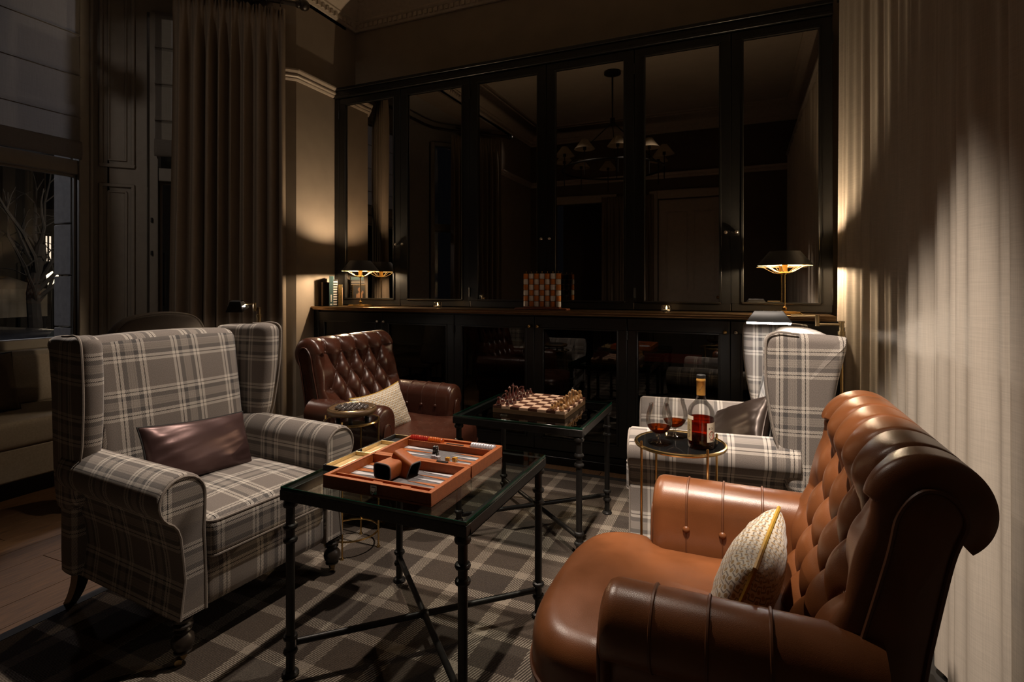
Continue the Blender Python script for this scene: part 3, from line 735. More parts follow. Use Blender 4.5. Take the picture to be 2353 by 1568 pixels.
# base cabinet
bc = thing('base_cabinet', 'long low black cabinet with glazed doors under the worktop', 'cabinet', (-1.385, BY, 0))
o_ = Vector((-1.385, BY, 0))
g = G(); g.box(X0, X1, .03, .52, .09, .12).box(X0, X1, .03, .52, .985, 1.018).box(X0, X0+.03, .03, .52, .12, .985).box(X1-.03, X1, .03, .52, .12, .985).box(X0+.03, X1-.03, .50, .52, .12, .985); g.build('carcass', M['black'], bc)
g = G(); g.box(X0+.03, X1-.03, .49, .499, .12, .985); g.build('lining', M['darkin'], bc)
g = G(); g.box(X0, X1, .012, .40, 0, .092).box(X0, X1, 0, .03, 0, .055); g.build('plinth', M['black'], bc, bevel=.004)
for z in (.42, .70):
    g = G(); g.box(X0+.03, X1-.03, .10, .48, z, z+.02); g.build('shelf', M['black'], bc, bevel=.002)
for i in range(6):
    a0, a1 = XB[i]-o_.x+.002, XB[i+1]-o_.x-.002
    if i == 0: a0 += .05
    b0, b1 = .10, 1.008
    left_hinged = i in (0, 2, 4)
    d = panel_frame(G(), a0, a1, b0, b1, .075, 0, .024, .058).build('door', M['black'], bc, bevel=.003)
    g = panel_frame(G(), a0+.056, a1-.056, b0+.073, b1-.073, .012, -.006, .018); g.build('moulding', M['black'], d, bevel=.004)
    g = G(); g.box(a0+.058, a1-.058, .010, .015, b0+.075, b1-.075)
    if i == 0: g.build('door_panel', M['black'], d, bevel=.002)
    else: g.build('pane', M['cabgl'], d, smooth=False)
    kx = (a1-.028) if left_hinged else (a0+.028)
    g = G(); g.sphere((kx, -.020, .940), .0135, 8); g.tube([(kx,0,.940),(kx,-.012,.940)], .006, 8); g.build('knob', M['brass'] if i in (2,3,4) else M['silver'], d)
    hx = a0+.001 if left_hinged else a1-.001
    for hz in (.20, .90):
        g = G(); g.tube([(hx, -.005, hz-.03),(hx, -.005, hz+.03)], .005, 8); g.build('hinge', M['iron'], d)
g = G(); g.box(XB[0]-o_.x, XB[0]-o_.x+.050, 0, .03, .09, 1.018); g.build('end_stile', M['black'], bc, bevel=.003)
# games boxes behind the lower glass
def gbox(x, y, z, w, d_, h, m, label):
    t = thing('game_box', label, 'box', (x, y, z))
    g = G(); g.box(-w/2, w/2, -d_/2, d_/2, 0, h*.62); g.build('box_base', m, t, bevel=.002)
    g = G(); g.box(-w/2-.003, w/2+.003, -d_/2-.003, d_/2+.003, h*.45, h); g.build('box_lid', m, t, bevel=.003)
gbox(-1.66, 3.75, .72, .34, .22, .07, M['orange'], 'flat orange games box on the cabinet shelf behind glass')
gbox(-.42, 3.75, .72, .36, .22, .06, M['red'], 'flat dark red games box on the cabinet shelf behind glass')
# worktop
wt = thing('worktop', 'long bronze edged worktop running below the mirrored doors', 'worktop', (-1.385, 3.47, 1.019))
g = G(); g.box(X0, X1-.02, .006, .56, 0, .031); g.build('slab', M['bronze'], wt, bevel=.003)
g = G(); g.tube([(X0,.004,.024),(X1-.02,.004,.024)], .0075, 8); g.tube([(X0,.008,.008),(X1-.02,.008,.008)], .006, 8); g.build('edge_bead', M['bronze'], wt)
WT = 1.0502

# ------------------------------------------------------------------ things on the worktop
def table_lamp(loc, label):
    t = thing('table_lamp', label, 'lamp', loc, 0, 'metal shaded table lamps on the worktop')
    g = G(); g.box(-.088,.088,-.06,.06,0,.010).box(-.080,.080,-.053,.053,.010,.017); g.build('base', M['brass'], t, bevel=.003)
    g = G(); g.lathe([(.001,.017),(.016,.017),(.016,.022),(.009,.026),(.013,.033),(.013,.040),(.006,.046),(.0045,.05),(.0045,.235),(.010,.238),(.010,.245),(.0005,.247)], 16); g.build('stem', M['abrass'], t)
    g = G(); g.lathe([(.026,.245),(.028,.248),(.026,.252),(.018,.254),(.016,.262),(.016,.300),(.014,.300),(.014,.256),(.001,.252)], 20); g.build('bulb_sleeve', M['sleeve'], t)
    g = G(); g.sphere((0,0,.318), .015, 8, (1,1,1.3)); g.build('bulb', M['bulb'], t)
    z0, z1, r0, r1 = .290, .376, .150, .082
    g = G(); g.lathe([(r0,z0),(r0+.002,z0+.002),(r1+.002,z1),(r1,z1),(r1-.002,z1-.001),(r1,z1-.003),(r0,z0+.003),(r0-.002,z0+.002),(r0,z0)][0:5], 40); g.build('shade', M['shade'], t)
    g = G(); g.lathe([(r0-.0015,z0),(r1-.0015,z1-.0005)], 40); g.build('shade_lining', M['gold'], t)
    g = G()
    for k in range(6):
        a = k*PI/3+.3; c_, s_ = math.cos(a), math.sin(a)
        g = G(); g.tube([(r_*c_, r_*s_, z_) for r_, z_ in ((.024,.250),(.045,.252),(.075,.268),(.105,.286),(.143,.293))], .0022, 6); g.build('shade_arm', M['gold'], t)
    return t
table_lamp((-2.904, 3.62, WT), 'small black shaded table lamp at the left end of the worktop')
table_lamp((.232, 3.62, WT), 'small black shaded table lamp at the right end of the worktop')
def book(x, w, h, d_, m, label, stripes=False, cover=None, page=None):
    t = thing('book', label, 'book', (x[0], x[1], WT), R(38))
    g = G(); g.box(-w/2+.003, w/2-.003, .003, d_-.003, .003, h-.003); g.build('pages', page or M['bw_w'], t)
    g = G(); g.box(-w/2, -w/2+.003, 0, d_, 0, h).box(w/2-.003, w/2, 0, d_, 0, h); g.tube([(0,.004,0),(0,.004,h)], .001, 4); g.box(-w/2+.003, w/2-.003, 0, .003, 0, h); g.build('cover', m, t, bevel=.001)
    return t
def endb():
    t = thing('book_end', 'pale upright wooden block at the end of the row of books', 'bookend', (-3.243, 3.548, WT))
    g = G(); g.box(-.009,.009,0,.10,0,.200); g.build('block', M['woodbd'], t, bevel=.002)
endb()
b1 = book((-3.150, 3.553), .032, .250, .115, M['teal'], 'tall dark teal book standing at the left of the row')
g = G(); g.box(-.004,.004,-.0012,0,.035,.095); g.build('spine_lettering', M['bw_w'], b1); g = G(); g.box(-.008,.008,-.0012,0,.008,.020); g.build('spine_emblem', M['bw_w'], b1)
b2 = book((-3.1255, 3.572), .027, .222, .115, M['dark'], 'book with a black and white striped spine between two others')
for k in range(10):
    g = G(); g.box(-.0140,.0140,-.0012,.1165,.010+k*.0207,.021+k*.0207); g.build('stripe', M['bw_w'], b2, smooth=False)
b3 = book((-3.094, 3.597), .030, .180, .115, M['gilt'], 'shortest book with a dark gilt spine and a figure on its cover')
g = G(); g.box(.015,.0162,.006,.109,.01,.172); g.build('cover_picture', M['dark'], b3, smooth=False)
g = G()
for (yc, zc, ry, rz_) in [(yc*1.15, zc*1.15, ry*1.15, rz_*1.15) for yc, zc, ry, rz_ in ((.047,.118,.013,.017),(.050,.060,.017,.038),(.050,.025,.020,.02),(.030,.070,.006,.030),(.068,.055,.005,.034),(.024,.098,.007,.012))]:
    g.add([(.0170, yc+ry*math.cos(2*PI*k/16), zc+rz_*math.sin(2*PI*k/16)) for k in range(16)] + [(.0162, yc+ry*math.cos(2*PI*k/16), zc+rz_*math.sin(2*PI*k/16)) for k in range(16)],
          [tuple(range(16))] + [(k, (k+1) % 16, 16+(k+1) % 16, 16+k) for k in range(16)])
g.build('printed_figure', M['skin'], b3, smooth=False)
def tealight(x, y, label):
    t = thing('tealight_holder', label, 'candle', (x, y, WT), 0, 'glass tealight holders on the worktop')
    g = G(); g.lathe([(.001,.002),(.020,.0),(.031,.010),(.034,.024),(.029,.042),(.026,.046),(.0235,.046),(.0265,.041),(.031,.024),(.028,.012),(.018,.006),(.001,.006)], 20); g.build('glass_cup', M['clear'], t)
    g = G(); g.lathe([(.001,.007),(.018,.007),(.018,.019),(.001,.019)], 16); g.build('candle', M['bw_w'], t)
    g = G(); g.lathe([(.0005,.020),(.0045,.025),(.0035,.033),(.0005,.042)], 8); g.build('flame', M['flame'], t)
tealight(-2.131, 3.56, 'lit glass tealight holder on the worktop left of the bead game')
tealight(-.446, 3.56, 'lit glass tealight holder on the worktop right of the bead game')
# four-in-a-row bead game: seven rods of six beads on a mahogany tray
bg = thing('bead_game', 'orange and white four in a row bead game on the worktop', 'game', (-1.303, 3.60, WT))
g = G(); g.box(-.195,.195,-.04,.04,0,.012).box(-.135,.135,-.026,.026,.012,.022); g.build('tray', M['redwood'], bg, bevel=.003)
g = G(); g.box(.150,.190,-.041,-.012,.0005,.0135); g.build('tray_end', M['orange'], bg, bevel=.002)
bo = bw_ = None; rod = None
for i in range(7):
    x = (i-3)*.0405
    g = G(); g.tube([(x,0,.02),(x,0,.268)], .0025, 6); g.sphere((x,0,.268), .004, 6); g.build('rod', M['brass'], bg)
    for j in range(6):
        wh = (i+j) % 2 == 0
        src = bw_ if wh else bo
        if src is None:
            g = G(); g.lathe([(.003,-.0185),(.016,-.0185),(.0178,-.0165),(.0182,0),(.0178,.0165),(.016,.0185),(.003,.0185)], 20)
            src = g.build('bead', M['tile_w'] if wh else M['tile_o'], bg); lab(src, 'white bead' if wh else 'orange bead')
            if wh: bw_ = src
            else: bo = src
            src.location = (x, 0, .0415+j*.0392)
        else: share(src, bg, (x, 0, .0415+j*.0392))

# ------------------------------------------------------------------ chandelier above the bay side of the room (seen in the mirrors)
ch = thing('chandelier', 'unlit ten arm ring chandelier with small pleated shades, seen in the mirrors', 'chandelier', (-1.43, 1.10, 3.78))
g = G(); g.lathe([(.001,0),(.10,0),(.10,-.03),(.06,-.045),(.012,-.05),(.012,-.05),(.009,-.55),(.03,-.56),(.03,-.64),(.001,-.66)], 16); g.build('canopy_stem', M['iron'], ch)
for k in range(3):
    a = k*2*PI/3+.4
    g = G(); g.tube([(0.02*math.cos(a),.02*math.sin(a),-.62),(.59*math.cos(a),.59*math.sin(a),-1.17)], .006, 6); g.build('stay_rod', M['iron'], ch)
g = G(); g.torus((0,0,-1.17), .60, .013, 48, 8); g.build('ring', M['iron'], ch)
for k in range(10):
    a = k*2*PI/10; c_, s_ = math.cos(a)*.60, math.sin(a)*.60
    g = G(); g.lathe([(.001,-.16),(.006,-.15),(.006,.0),(.006,.12),(.018,.12),(.018,.19),(.001,.19)], 10, (c_, s_, -1.17)); arm = g.build('arm', M['iron'], ch)
    g = G(); g.lathe([(.115,.13),(.09,.16),(.035,.235),(.033,.235)], 28, (c_, s_, -1.17)); g.build('shade', M['shadec'], arm)

# ------------------------------------------------------------------ rug
g = G(); g.box(-2.32, .50, -.60, 3.34, .0012, .011); rg = g.build('rug', M['rug'], None, smooth=False)
tag(rg, 'large taupe and cream tartan rug covering the floor', 'rug')
g = G(); t = .045
g.box(-2.365,-2.3205,-.645,3.385,.0012,.0122).box(.5005,.545,-.645,3.385,.0012,.0122).box(-2.32,.50,3.3405,3.385,.0012,.0122).box(-2.32,.50,-.645,-.6005,.0012,.0122)
g.build('rug_border', M['dpipe'], rg)
RZ = .0112

# ------------------------------------------------------------------ wing chair (faces +x, floor point under its seat)
def turned_leg(h, m):
    g = G(); s_ = h/.15
    prof = [(.001,.150),(.026,.150),(.026,.142),(.021,.138),(.027,.130),(.027,.124),(.020,.119),(.024,.113),(.020,.107),(.019,.103),(.029,.090),(.031,.078),(.029,.064),(.021,.050),(.024,.047),(.024,.043),(.016,.040),(.001,.040)]
    g.lathe([(r*1.1, z*s_) for r, z in prof], 20); return g
def caster(parent, h, ang):
    s_ = h/.15
    g = G(); g.lathe([(.001,.042*s_),(.0155,.042*s_),(.0125,.026*s_),(.009,.020*s_),(.001,.019*s_)], 14)
    c_, n_ = math.cos(ang), math.sin(ang)
    g.tube([(0,0,.022*s_),(.006*c_,.006*n_,.020*s_),(.014*c_,.014*n_,.013*s_)], .0055, 8)
    ax = Vector((-n_, c_, 0)); ce = Vector((.012*c_,.012*n_,.0115))
    g.tube([ce-ax*.008, ce+ax*.008], .0110, 16)
    return g.build('caster', M['abrass'], parent)
def arm_outline(yi, yo, zb, rc, r, yb):
    """inner bottom -> over the roll -> outer bottom (left arm, y > 0); rc = roll centre (y, z)"""
    o = [(yi, zb), (yi, zb+.12), (yi, rc[1]-.05)]
    o += arc(rc[0], rc[1], r, 178, -62, 16)
    o += [(yo, rc[1]-.088), (yo-.022, rc[1]-.20), (yo-.030, zb+.12), (yb, zb)] if yb < yo else [(yo-.012, rc[1]-.085), (yo-.008, (rc[1]+zb)/2), (yb, zb)]
    return o
def extrude_arm(o, x0, x1, side, m, n=14, taper=None, front_r=.012):
    g = G()
    def dense(o):
        out = []
        for i in range(len(o)-1):
            a, b = Vector(o[i]), Vector(o[i+1]); k = max(1, int((b-a).length/.03))
            out += [a.lerp(b, j/k) for j in range(k)]
        return out + [Vector(o[-1])]
    D = dense(o)
    cen = sum(D, Vector((0,0)))/len(D)
    def fn(u, v):
        p = D[min(int(round(v*(len(D)-1))), len(D)-1)]
        x = x0 + (x1-x0)*u
        q = p.copy()
        # rounded lip at the front
        e = x1 - x
        if e < front_r and e >= 0:
            k = 1 - math.sqrt(max(0, 1-((front_r-e)/front_r)**2)); q = q + (cen-q).normalized()*front_r*k*.8
        if taper: q = taper(x, q)
        return (x, q.x*side, q.y)
    us = [i/n for i in range(n)] + [1-(front_r*.7)/(x1-x0), 1-(front_r*.3)/(x1-x0), 1.0]
    us = sorted(set(us + [1-front_r/(x1-x0)]))
    g.grid(lambda u, v: fn(us[int(round(u*(len(us)-1)))], v), len(us)-1, len(D)-1, flip=(side < 0), uo=x0)
    k = len(D)
    fr = [fn(1.0, j/(k-1)) for j in range(k)]
    g.add(fr, [tuple(range(k)) if side > 0 else tuple(range(k-1,-1,-1))])
    bk = [fn(0.0, j/(k-1)) for j in range(k)]
    g.add(bk, [tuple(range(k))])
    return g, fr
def wing_chair(name, label, loc, rot, wd=0.0):
    t = thing(name, label, 'armchair', loc, rot)
    P_ = M['plaid']
    # base with front rail
    g = G(); g.rbox(-.33, .356, -.262, .262, .150, .322, .035, 8); g.build('base', P_, t, uvo=(.03,.05))
    # seat cushion
    g = G(); g.rbox(-.19, .385, -.254, .254, .312, .452, .030, 10, bulge=.022); sc_ = g.build('seat_cushion', P_, t, uvo=(.07,-.02))
    def rect(z, e=0.0):
        x0, x1, y0, y1, r = -.185-e, .381+e, -.250-e, .250+e, .028
        pts = []
        for cx, cy, a in ((x1-r,y1-r,0),(x0+r,y1-r,90),(x0+r,y0+r,180),(x1-r,y0+r,270)):
            pts += [(cx+r*math.cos(R(a+k*15)), cy+r*math.sin(R(a+k*15)), z) for k in range(7)]
        return pts
    g = G(); g.tube(rect(.440), .0042, 6, closed=True); g.tube(rect(.327), .0042, 6, closed=True); g.build('cushion_piping', M['pipe'], sc_)
    # arms
    for side in (1, -1):
        o = arm_outline(.252, .353, .150, (.330, .542), .077, .338)
        g, fr = extrude_arm(o, -.27, .360, side, P_); a = g.build('arm', P_, t, uvo=(.01,.02))
        g = G(); g.tube([(p[0]+.001, p[1]*1.0, p[2]) for p in fr], .0042, 6); g.build('arm_piping', M['pipe'], a)
    # back: leaning slab with a rounded top
    def lean(p):
        z = p.z; k = max(0, (z-.33)/.72)
        w = .90 + .07*k
        crown = .012*(1-(p.y/.31)**2)*k
        swell = .022*(1-(p.y/.32)**2)*math.sin(min(1, k)*PI) if p.x > -.22 else 0
        return Vector((p.x - .115*k + swell - .02*k*k, p.y*w, z + crown))
    g = G(); g.rbox(-.305, -.150, -.315, .315, .32, 1.008, .045, 12, fn=lean); g.build('backrest', P_, t, uvo=(-.02,.04))
    g = G(); g.rbox(-.335, -.235, -.372, .372, .150, .58, .03, 6); g.build('back_panel', P_, t)
    # wings
    ol = crom([(-.345,.42),(-.395,.80),(-.435,.990),(-.405,1.020),(-.26,1.028),(-.195,1.034),(-.155,1.016),(-.146,.965),(-.150,.83),(-.172,.68),(-.190,.60),(-.20,.55),(-.24,.42)], 5)
    ol = [(x + wd*max(0, min(1, (x+.33)/.15)), z) for x, z in ol]
    for side in (1, -1):
        def wf(x, z, h, side=side):
            k = max(0, (z-.5)/.55)
            y = .347 - .013*k + .17*(x+.40)*k*.7 + h
            return (x, side*y, z)
        g = G(); g.plate(ol, .074, .034, wf, 6, dome=.004); w = g.build('wing', P_, t, uvo=(.05,.09))
        op = [(x, z) for x, z in ol if x > -.30]
        pp = [wf(x-.004, z, .035) for x, z in ol if x > -.27 and z > .54]
        # start the piping at the back top and run down the front edge
        g = G(); g.tube(pp, .0040, 6); g.build('wing_piping', M['pipe'], w)
    # legs
    for side in (1, -1):
        l = turned_leg(.152, M['wood']).build('leg', M['wood'], t); l.location = (.330, side*.312, 0)
        caster(l, .152, 2.2*side)
        g = G()
        def sab(u, v):
            k = v; x = -.30 - .085*k**1.8; z = .158*(1-k); r = .026-.008*k; a = u*2*PI
            cx, cy = math.cos(a), math.sin(a); m_ = max(abs(cx), abs(cy))
            return (x + r*cx/m_*.95, side*.315 + r*cy/m_*.8, max(0, z))
        g.grid(sab, 16, 10, cu=True, flip=False)
        g.add([sab(i/16, 1) for i in range(16)], [tuple(range(16))])
        g.build('rear_leg', M['wood'], t)
    return t
wing_chair('wing_chair', 'tartan wing armchair on the left with a mauve satin cushion', (-1.945, 1.515, RZ), R(-4.9), .055)
wing_chair('wing_chair', 'tartan wing armchair on the right behind the brandy table', (-.107, 2.640, RZ), R(185.5))

# ------------------------------------------------------------------ tufted leather armchair (faces +x)
def curve_pts(n=90):
    key = [(-.045,.36),(-.075,.47),(-.112,.58),(-.150,.70),(-.178,.79)]
    c = crom(key, 8, closed=False)
    c = [Vector(p) for p in c]
    cx, cz, r = -.275, .838, .098
    c += [Vector(p) for p in arc(cx, cz, r, -12, 232, 40)]
    # resample by length
    L = [0]
    for i in range(1, len(c)): L.append(L[-1] + (c[i]-c[i-1]).length)
    out = []
    for k in range(n+1):
        s_ = L[-1]*k/n; i = max(1, next((i for i in range(1, len(c)) if L[i] >= s_-1e-9), len(c)-1))
        t = (s_-L[i-1])/max(1e-9, L[i]-L[i-1]); out.append(c[i-1].lerp(c[i], t))
    return out, L[-1]
def leather_chair(name, label, loc, rot, lm, pm, hues):
    t = thing(name, label, 'armchair', loc, rot)
    HW = .335
    # tufted back
    n = 150; C, LEN = curve_pts(n); Nn = []
    for i in range(n+1):
        d = (C[min(n,i+1)]-C[max(0,i-1)]); Nn.append(Vector((d.y, -d.x)).normalized())   # towards +x / up
    cw, rh, t0, rows = .118, .098, .115, 5
    tl = t0 + (rows-1)*rh; so = .236
    def hgt(s, l):
        ss = max(-so, min(so, s)); ph = .5*((rows-1) % 2)
        if l > tl: tau = (rows-1)*.5
        elif l < t0: tau = 0.0
        else: tau = (l-t0)/(2*rh)
        p = ss/cw + tau; q_ = ss/cw - tau
        if l > tl or l < t0:
            h = (abs(math.sin(PI*p))*abs(math.sin(PI*q_)))**.40
        else:
            h = (abs(math.sin(PI*p))*abs(math.sin(PI*q_)))**.42
        if abs(s) > so:   # horizontal pleats only next to the buttons
            if l > tl or l < t0: h = max(h, 1-math.exp(-((abs(s)-so)/.03)**2)) 
            h = h + (1-h)*min(1, max(0, (abs(s)-so-.02)/.07))
        fade = 1.0
        if l < t0: fade = max(.35, l/t0)
        if l > tl:
            k = math.exp(-((l-tl)/.055)**1.3); dd_ = abs(p-round(p))*cw if abs(s) <= so else max(0, abs(s)-so)
            thin = -.0065*math.exp(-(dd_/.0065)**2)
            return k*(.042*(h-1)) + (1-k)*(thin - .010)
        return .042*fade*(h-1)
    nu = 170
    def back(u, v):
        s = (u*2-1)*HW; i = min(n, int(round(v*n))); l = LEN*v
        e = max(0, abs(s)-(HW-.034))/.034
        rnd_ = -.056*(1-math.sqrt(max(0, 1-min(1, e)**2)))
        h = hgt(s, l) + rnd_
        p = C[i] + Nn[i]*h
        return (p.x, s, p.y)
    g = G(); g.grid(back, nu, n); bk = g.build('backrest', lm, t, ang=80)
    # shell: the sides and the rear of the back
    def inset(d): return [(p + Nn[i]*d) for i, p in enumerate(C)]
    I = inset(-.052)
    rear = [Vector((-.262,.742)), Vector((-.235,.60)), Vector((-.205,.40)), Vector((-.190,.20)), Vector((-.06,.20))]
    ol = [(p.x, p.y) for p in I[::3]] + [(p.x, p.y) for p in rear]
    g = G(); g.plate(ol, HW*2-.008, .012, lambda x, z, h: (x, h, z), 3); sh = g.build('back_shell', lm, t, ang=40)
    # piped side panel on each side of the back
    so_ = crom([(-.10,.33),(-.155,.55),(-.205,.75),(-.222,.83),(-.255,.872),(-.292,.868),(-.312,.83),(-.292,.76),(-.262,.60),(-.215,.33)], 5)
    for side in (1, -1):
        g = G(); g.plate(so_, .016, .007, lambda x, z, h: (x, side*(HW-.006+h), z), 3, dome=.004); sp_ = g.build('side_panel', lm, t)
        g = G(); g.tube([(x, side*(HW+.0025), z) for x, z in so_], .0042, 6, closed=True); g.build('side_piping', pm, sp_)
    # buttons of the back
    src = None
    for j in range(rows):
        l = t0 + j*rh; i = min(n, int(round(l/LEN*n)))
        off = .5 if j % 2 else 0.0
        k = -3
        while k <= 3:
            s = (k+off)*cw
            if abs(s) <= so+.001:
                p = C[i] + Nn[i]*(-.038)
                ry = math.atan2(Nn[i].x, Nn[i].y)
                if src is None:
                    g = G(); g.lathe([(.0005,.006),(.005,.0052),(.009,.003),(.0105,0),(.0095,-.003),(.0005,-.004)], 14); src = g.build('button', lm, t)
                    src.location = (p.x, s, p.y); src.rotation_euler = (0, ry, 0)
                else: share(src, t, (p.x, s, p.y), (0, ry, 0))
            k += 1
    # arms: rolled, with three piped seams and two buttons inside
    ZA = .538
    for side in (1, -1):
        o = arm_outline(.252, .352, .165, (.330, ZA), .076, .352)
        g, fr = extrude_arm(o, -.20, .275, side, lm, front_r=.030, taper=lambda x, q: q)
        a = g.build('arm', lm, t, ang=60)
        for xs in (-.03, .075, .175):
            pts = [(xs, side*(p[0]), p[1]) for p in o[2:20]]
            pts = [(x, y + (0), z+.0008) for x, y, z in pts]
            g = G(); g.tube(pts, .0036, 6); g.build('arm_seam', pm, a)
            g = G(); g.tube([(xs, side*.2525, ZA-.06),(xs, side*.2522, .46),(xs, side*.2525, .36)], .0022, 5); g.build('inner_seam', pm, a)
        for xs in (-.03, .075, .175):
            b = share(src, t, (xs, side*.250, .490), (R(90)*side, 0, 0))
        op = crom([(.285,.19),(.288,.34),(.283,.44),(.300,.515),(.332,.535),(.365,.515),(.372,.44),(.345,.34),(.345,.19)], 5)
        op = [(.33+(y-.33)*.72, .19+(z-.19)*.97) for y, z in op]
        g = G(); g.plate(op, .018, .007, lambda y, z, h: (.276+h*1.0, side*y, z), 3, dome=.005); fp = g.build('arm_panel', lm, a)
        g = G(); g.tube([(.2815, side*y, z) for y, z in op], .0038, 6, closed=True); g.build('panel_piping', pm, fp)
    # base and seat
    g = G(); g.rbox(-.20, .225, -.27, .27, .165, .36, .02, 6); g.build('base', lm, t)
    so2 = [(-.10,-.245),(.10,-.247),(.235,-.247)]
    front = [(.252,-.262),(.275,-.305),(.315,-.318)] + [(.315+.185*math.cos(a)**.75 if abs(math.cos(a)) > 1e-6 else .315, .318*math.copysign(abs(math.sin(a))**.62, math.sin(a))) for a in [R(-84+8.4*k) for k in range(21)]] + [(.315,.318),(.275,.305),(.252,.262)]
    outl = so2 + front + [(.235,.247),(.10,.247),(-.10,.245)]
    def seat_fn(z0, z1):
        zc, hh = (z0+z1)/2, (z1-z0)/2
        def f(x, y, h):
            k = max(0, h/hh)
            return (x, y, zc + h + (.012 if h > 0 else 0)*(1-(y/.34)**2)*k*(1-((x-.15)/.4)**2))
        return f
    g = G(); g.plate(outl, .172, .062, seat_fn(.268, .440), 6, dome=.010); st = g.build('seat_cushion', lm, t, ang=70)
    g = G(); g.plate([(x if x < .2 else .2+(x-.2)*.985, y*.992) for x, y in outl], .165, .010, lambda x, y, h: (x, y, .246+h), 4); fr_ = g.build('seat_front', lm, t, ang=60)
    g = G(); g.tube([(x+.002 if x > .2 else x, y*1.003, .326) for x, y in front], .005, 6); g.build('seat_piping', pm, st)
    # legs
    for side in (1, -1):
        l = turned_leg(.166, M['wood']).build('leg', M['wood'], t); l.location = (.215, side*.270, 0); caster(l, .166, 1.9*side)
        g = G(); g.tube([(-.155, side*.27, .175),(-.18, side*.272, .09),(-.215, side*.275, .008)], lambda k: .026-.008*k, 10); g.build('rear_leg', M['wood'], t)
    return t
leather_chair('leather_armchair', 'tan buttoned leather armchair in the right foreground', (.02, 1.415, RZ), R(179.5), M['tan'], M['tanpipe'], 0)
leather_chair('leather_armchair', 'shade darkened chestnut buttoned leather armchair beyond the marble board', (-1.875, 2.550, RZ), R(-2), M['chest'], M['chpipe'], 1)

# ------------------------------------------------------------------ cushions
def cushion(name, label, w, h, th, loc, rot, m, pipe, pinch=.10, pw=.0035):
    t = thing(name, label, 'cushion', loc, rot)
    def out(a, b):
        return (w/2*a*(1-pinch*(1-b*b)*abs(a)**2*1.0), h/2*b*(1-pinch*1.3*(1-a*a)*abs(b)**2))
    def sheet(sg):
        def f(u, v):
            a, b = math.sin((u-.5)*PI)*.5+(u-.5)*1.0, math.sin((v-.5)*PI)*.5+(v-.5)*1.0
            a, b = max(-1, min(1, a)), max(-1, min(1, b))
            x, z = out(a, b)
            k = max(0, (1-a*a))**.5*max(0, (1-b*b))**.5
            wr = .006*math.sin(9*a+4*b)*k*(abs(a)**2+abs(b)**2) + .004*math.sin(17*b-6*a)*k*abs(a)
            return (sg*(th/2*k**.75 + wr), x, z)
        return f
    g = G(); g.grid(sheet(1), 30, 24, uo=-w/2, vo=-h/2); g.grid(sheet(-1), 30, 24, flip=True, uo=-w/2, vo=-h/2); g.build('cover', m, t, ang=80)
    pts = []
    for (a0, b0, a1, b1) in ((-1,-1,1,-1),(1,-1,1,1),(1,1,-1,1),(-1,1,-1,-1)):
        for k in range(14):
            a, b = a0+(a1-a0)*k/14, b0+(b1-b0)*k/14; x, z = out(a, b); pts.append((0, x, z))
    g = G(); g.tube(pts, pw, 6, closed=True); g.build('piping', pipe, t)
    return t
cushion('cushion', 'mauve satin cushion resting in the left tartan wing chair', .43, .235, .12, (-1.985, 1.49, .575), (R(-4), R(-22), R(-3)), M['satin'], M['dpipe'], .06)
cushion('cushion', 'dark brown satin cushion in the right tartan wing chair', .42, .25, .12, (-.02, 2.56, .590), (R(24), R(-24), R(203)), M['satinb'], M['satinb'], .06)
cushion('cushion', 'cream geometric cushion with ochre piping in the tan leather armchair', .36, .235, .13, (.015, 1.375, .540), (R(0), R(-20), R(170)), M['geo'], M['ochre'], .12, .005)
cushion('cushion', 'cream geometric cushion with ochre piping in the chestnut leather armchair', .36, .25, .12, (-1.77, 2.385, .545), (R(6), R(-20), R(-10)), M['geo'], M['ochre'], .12)

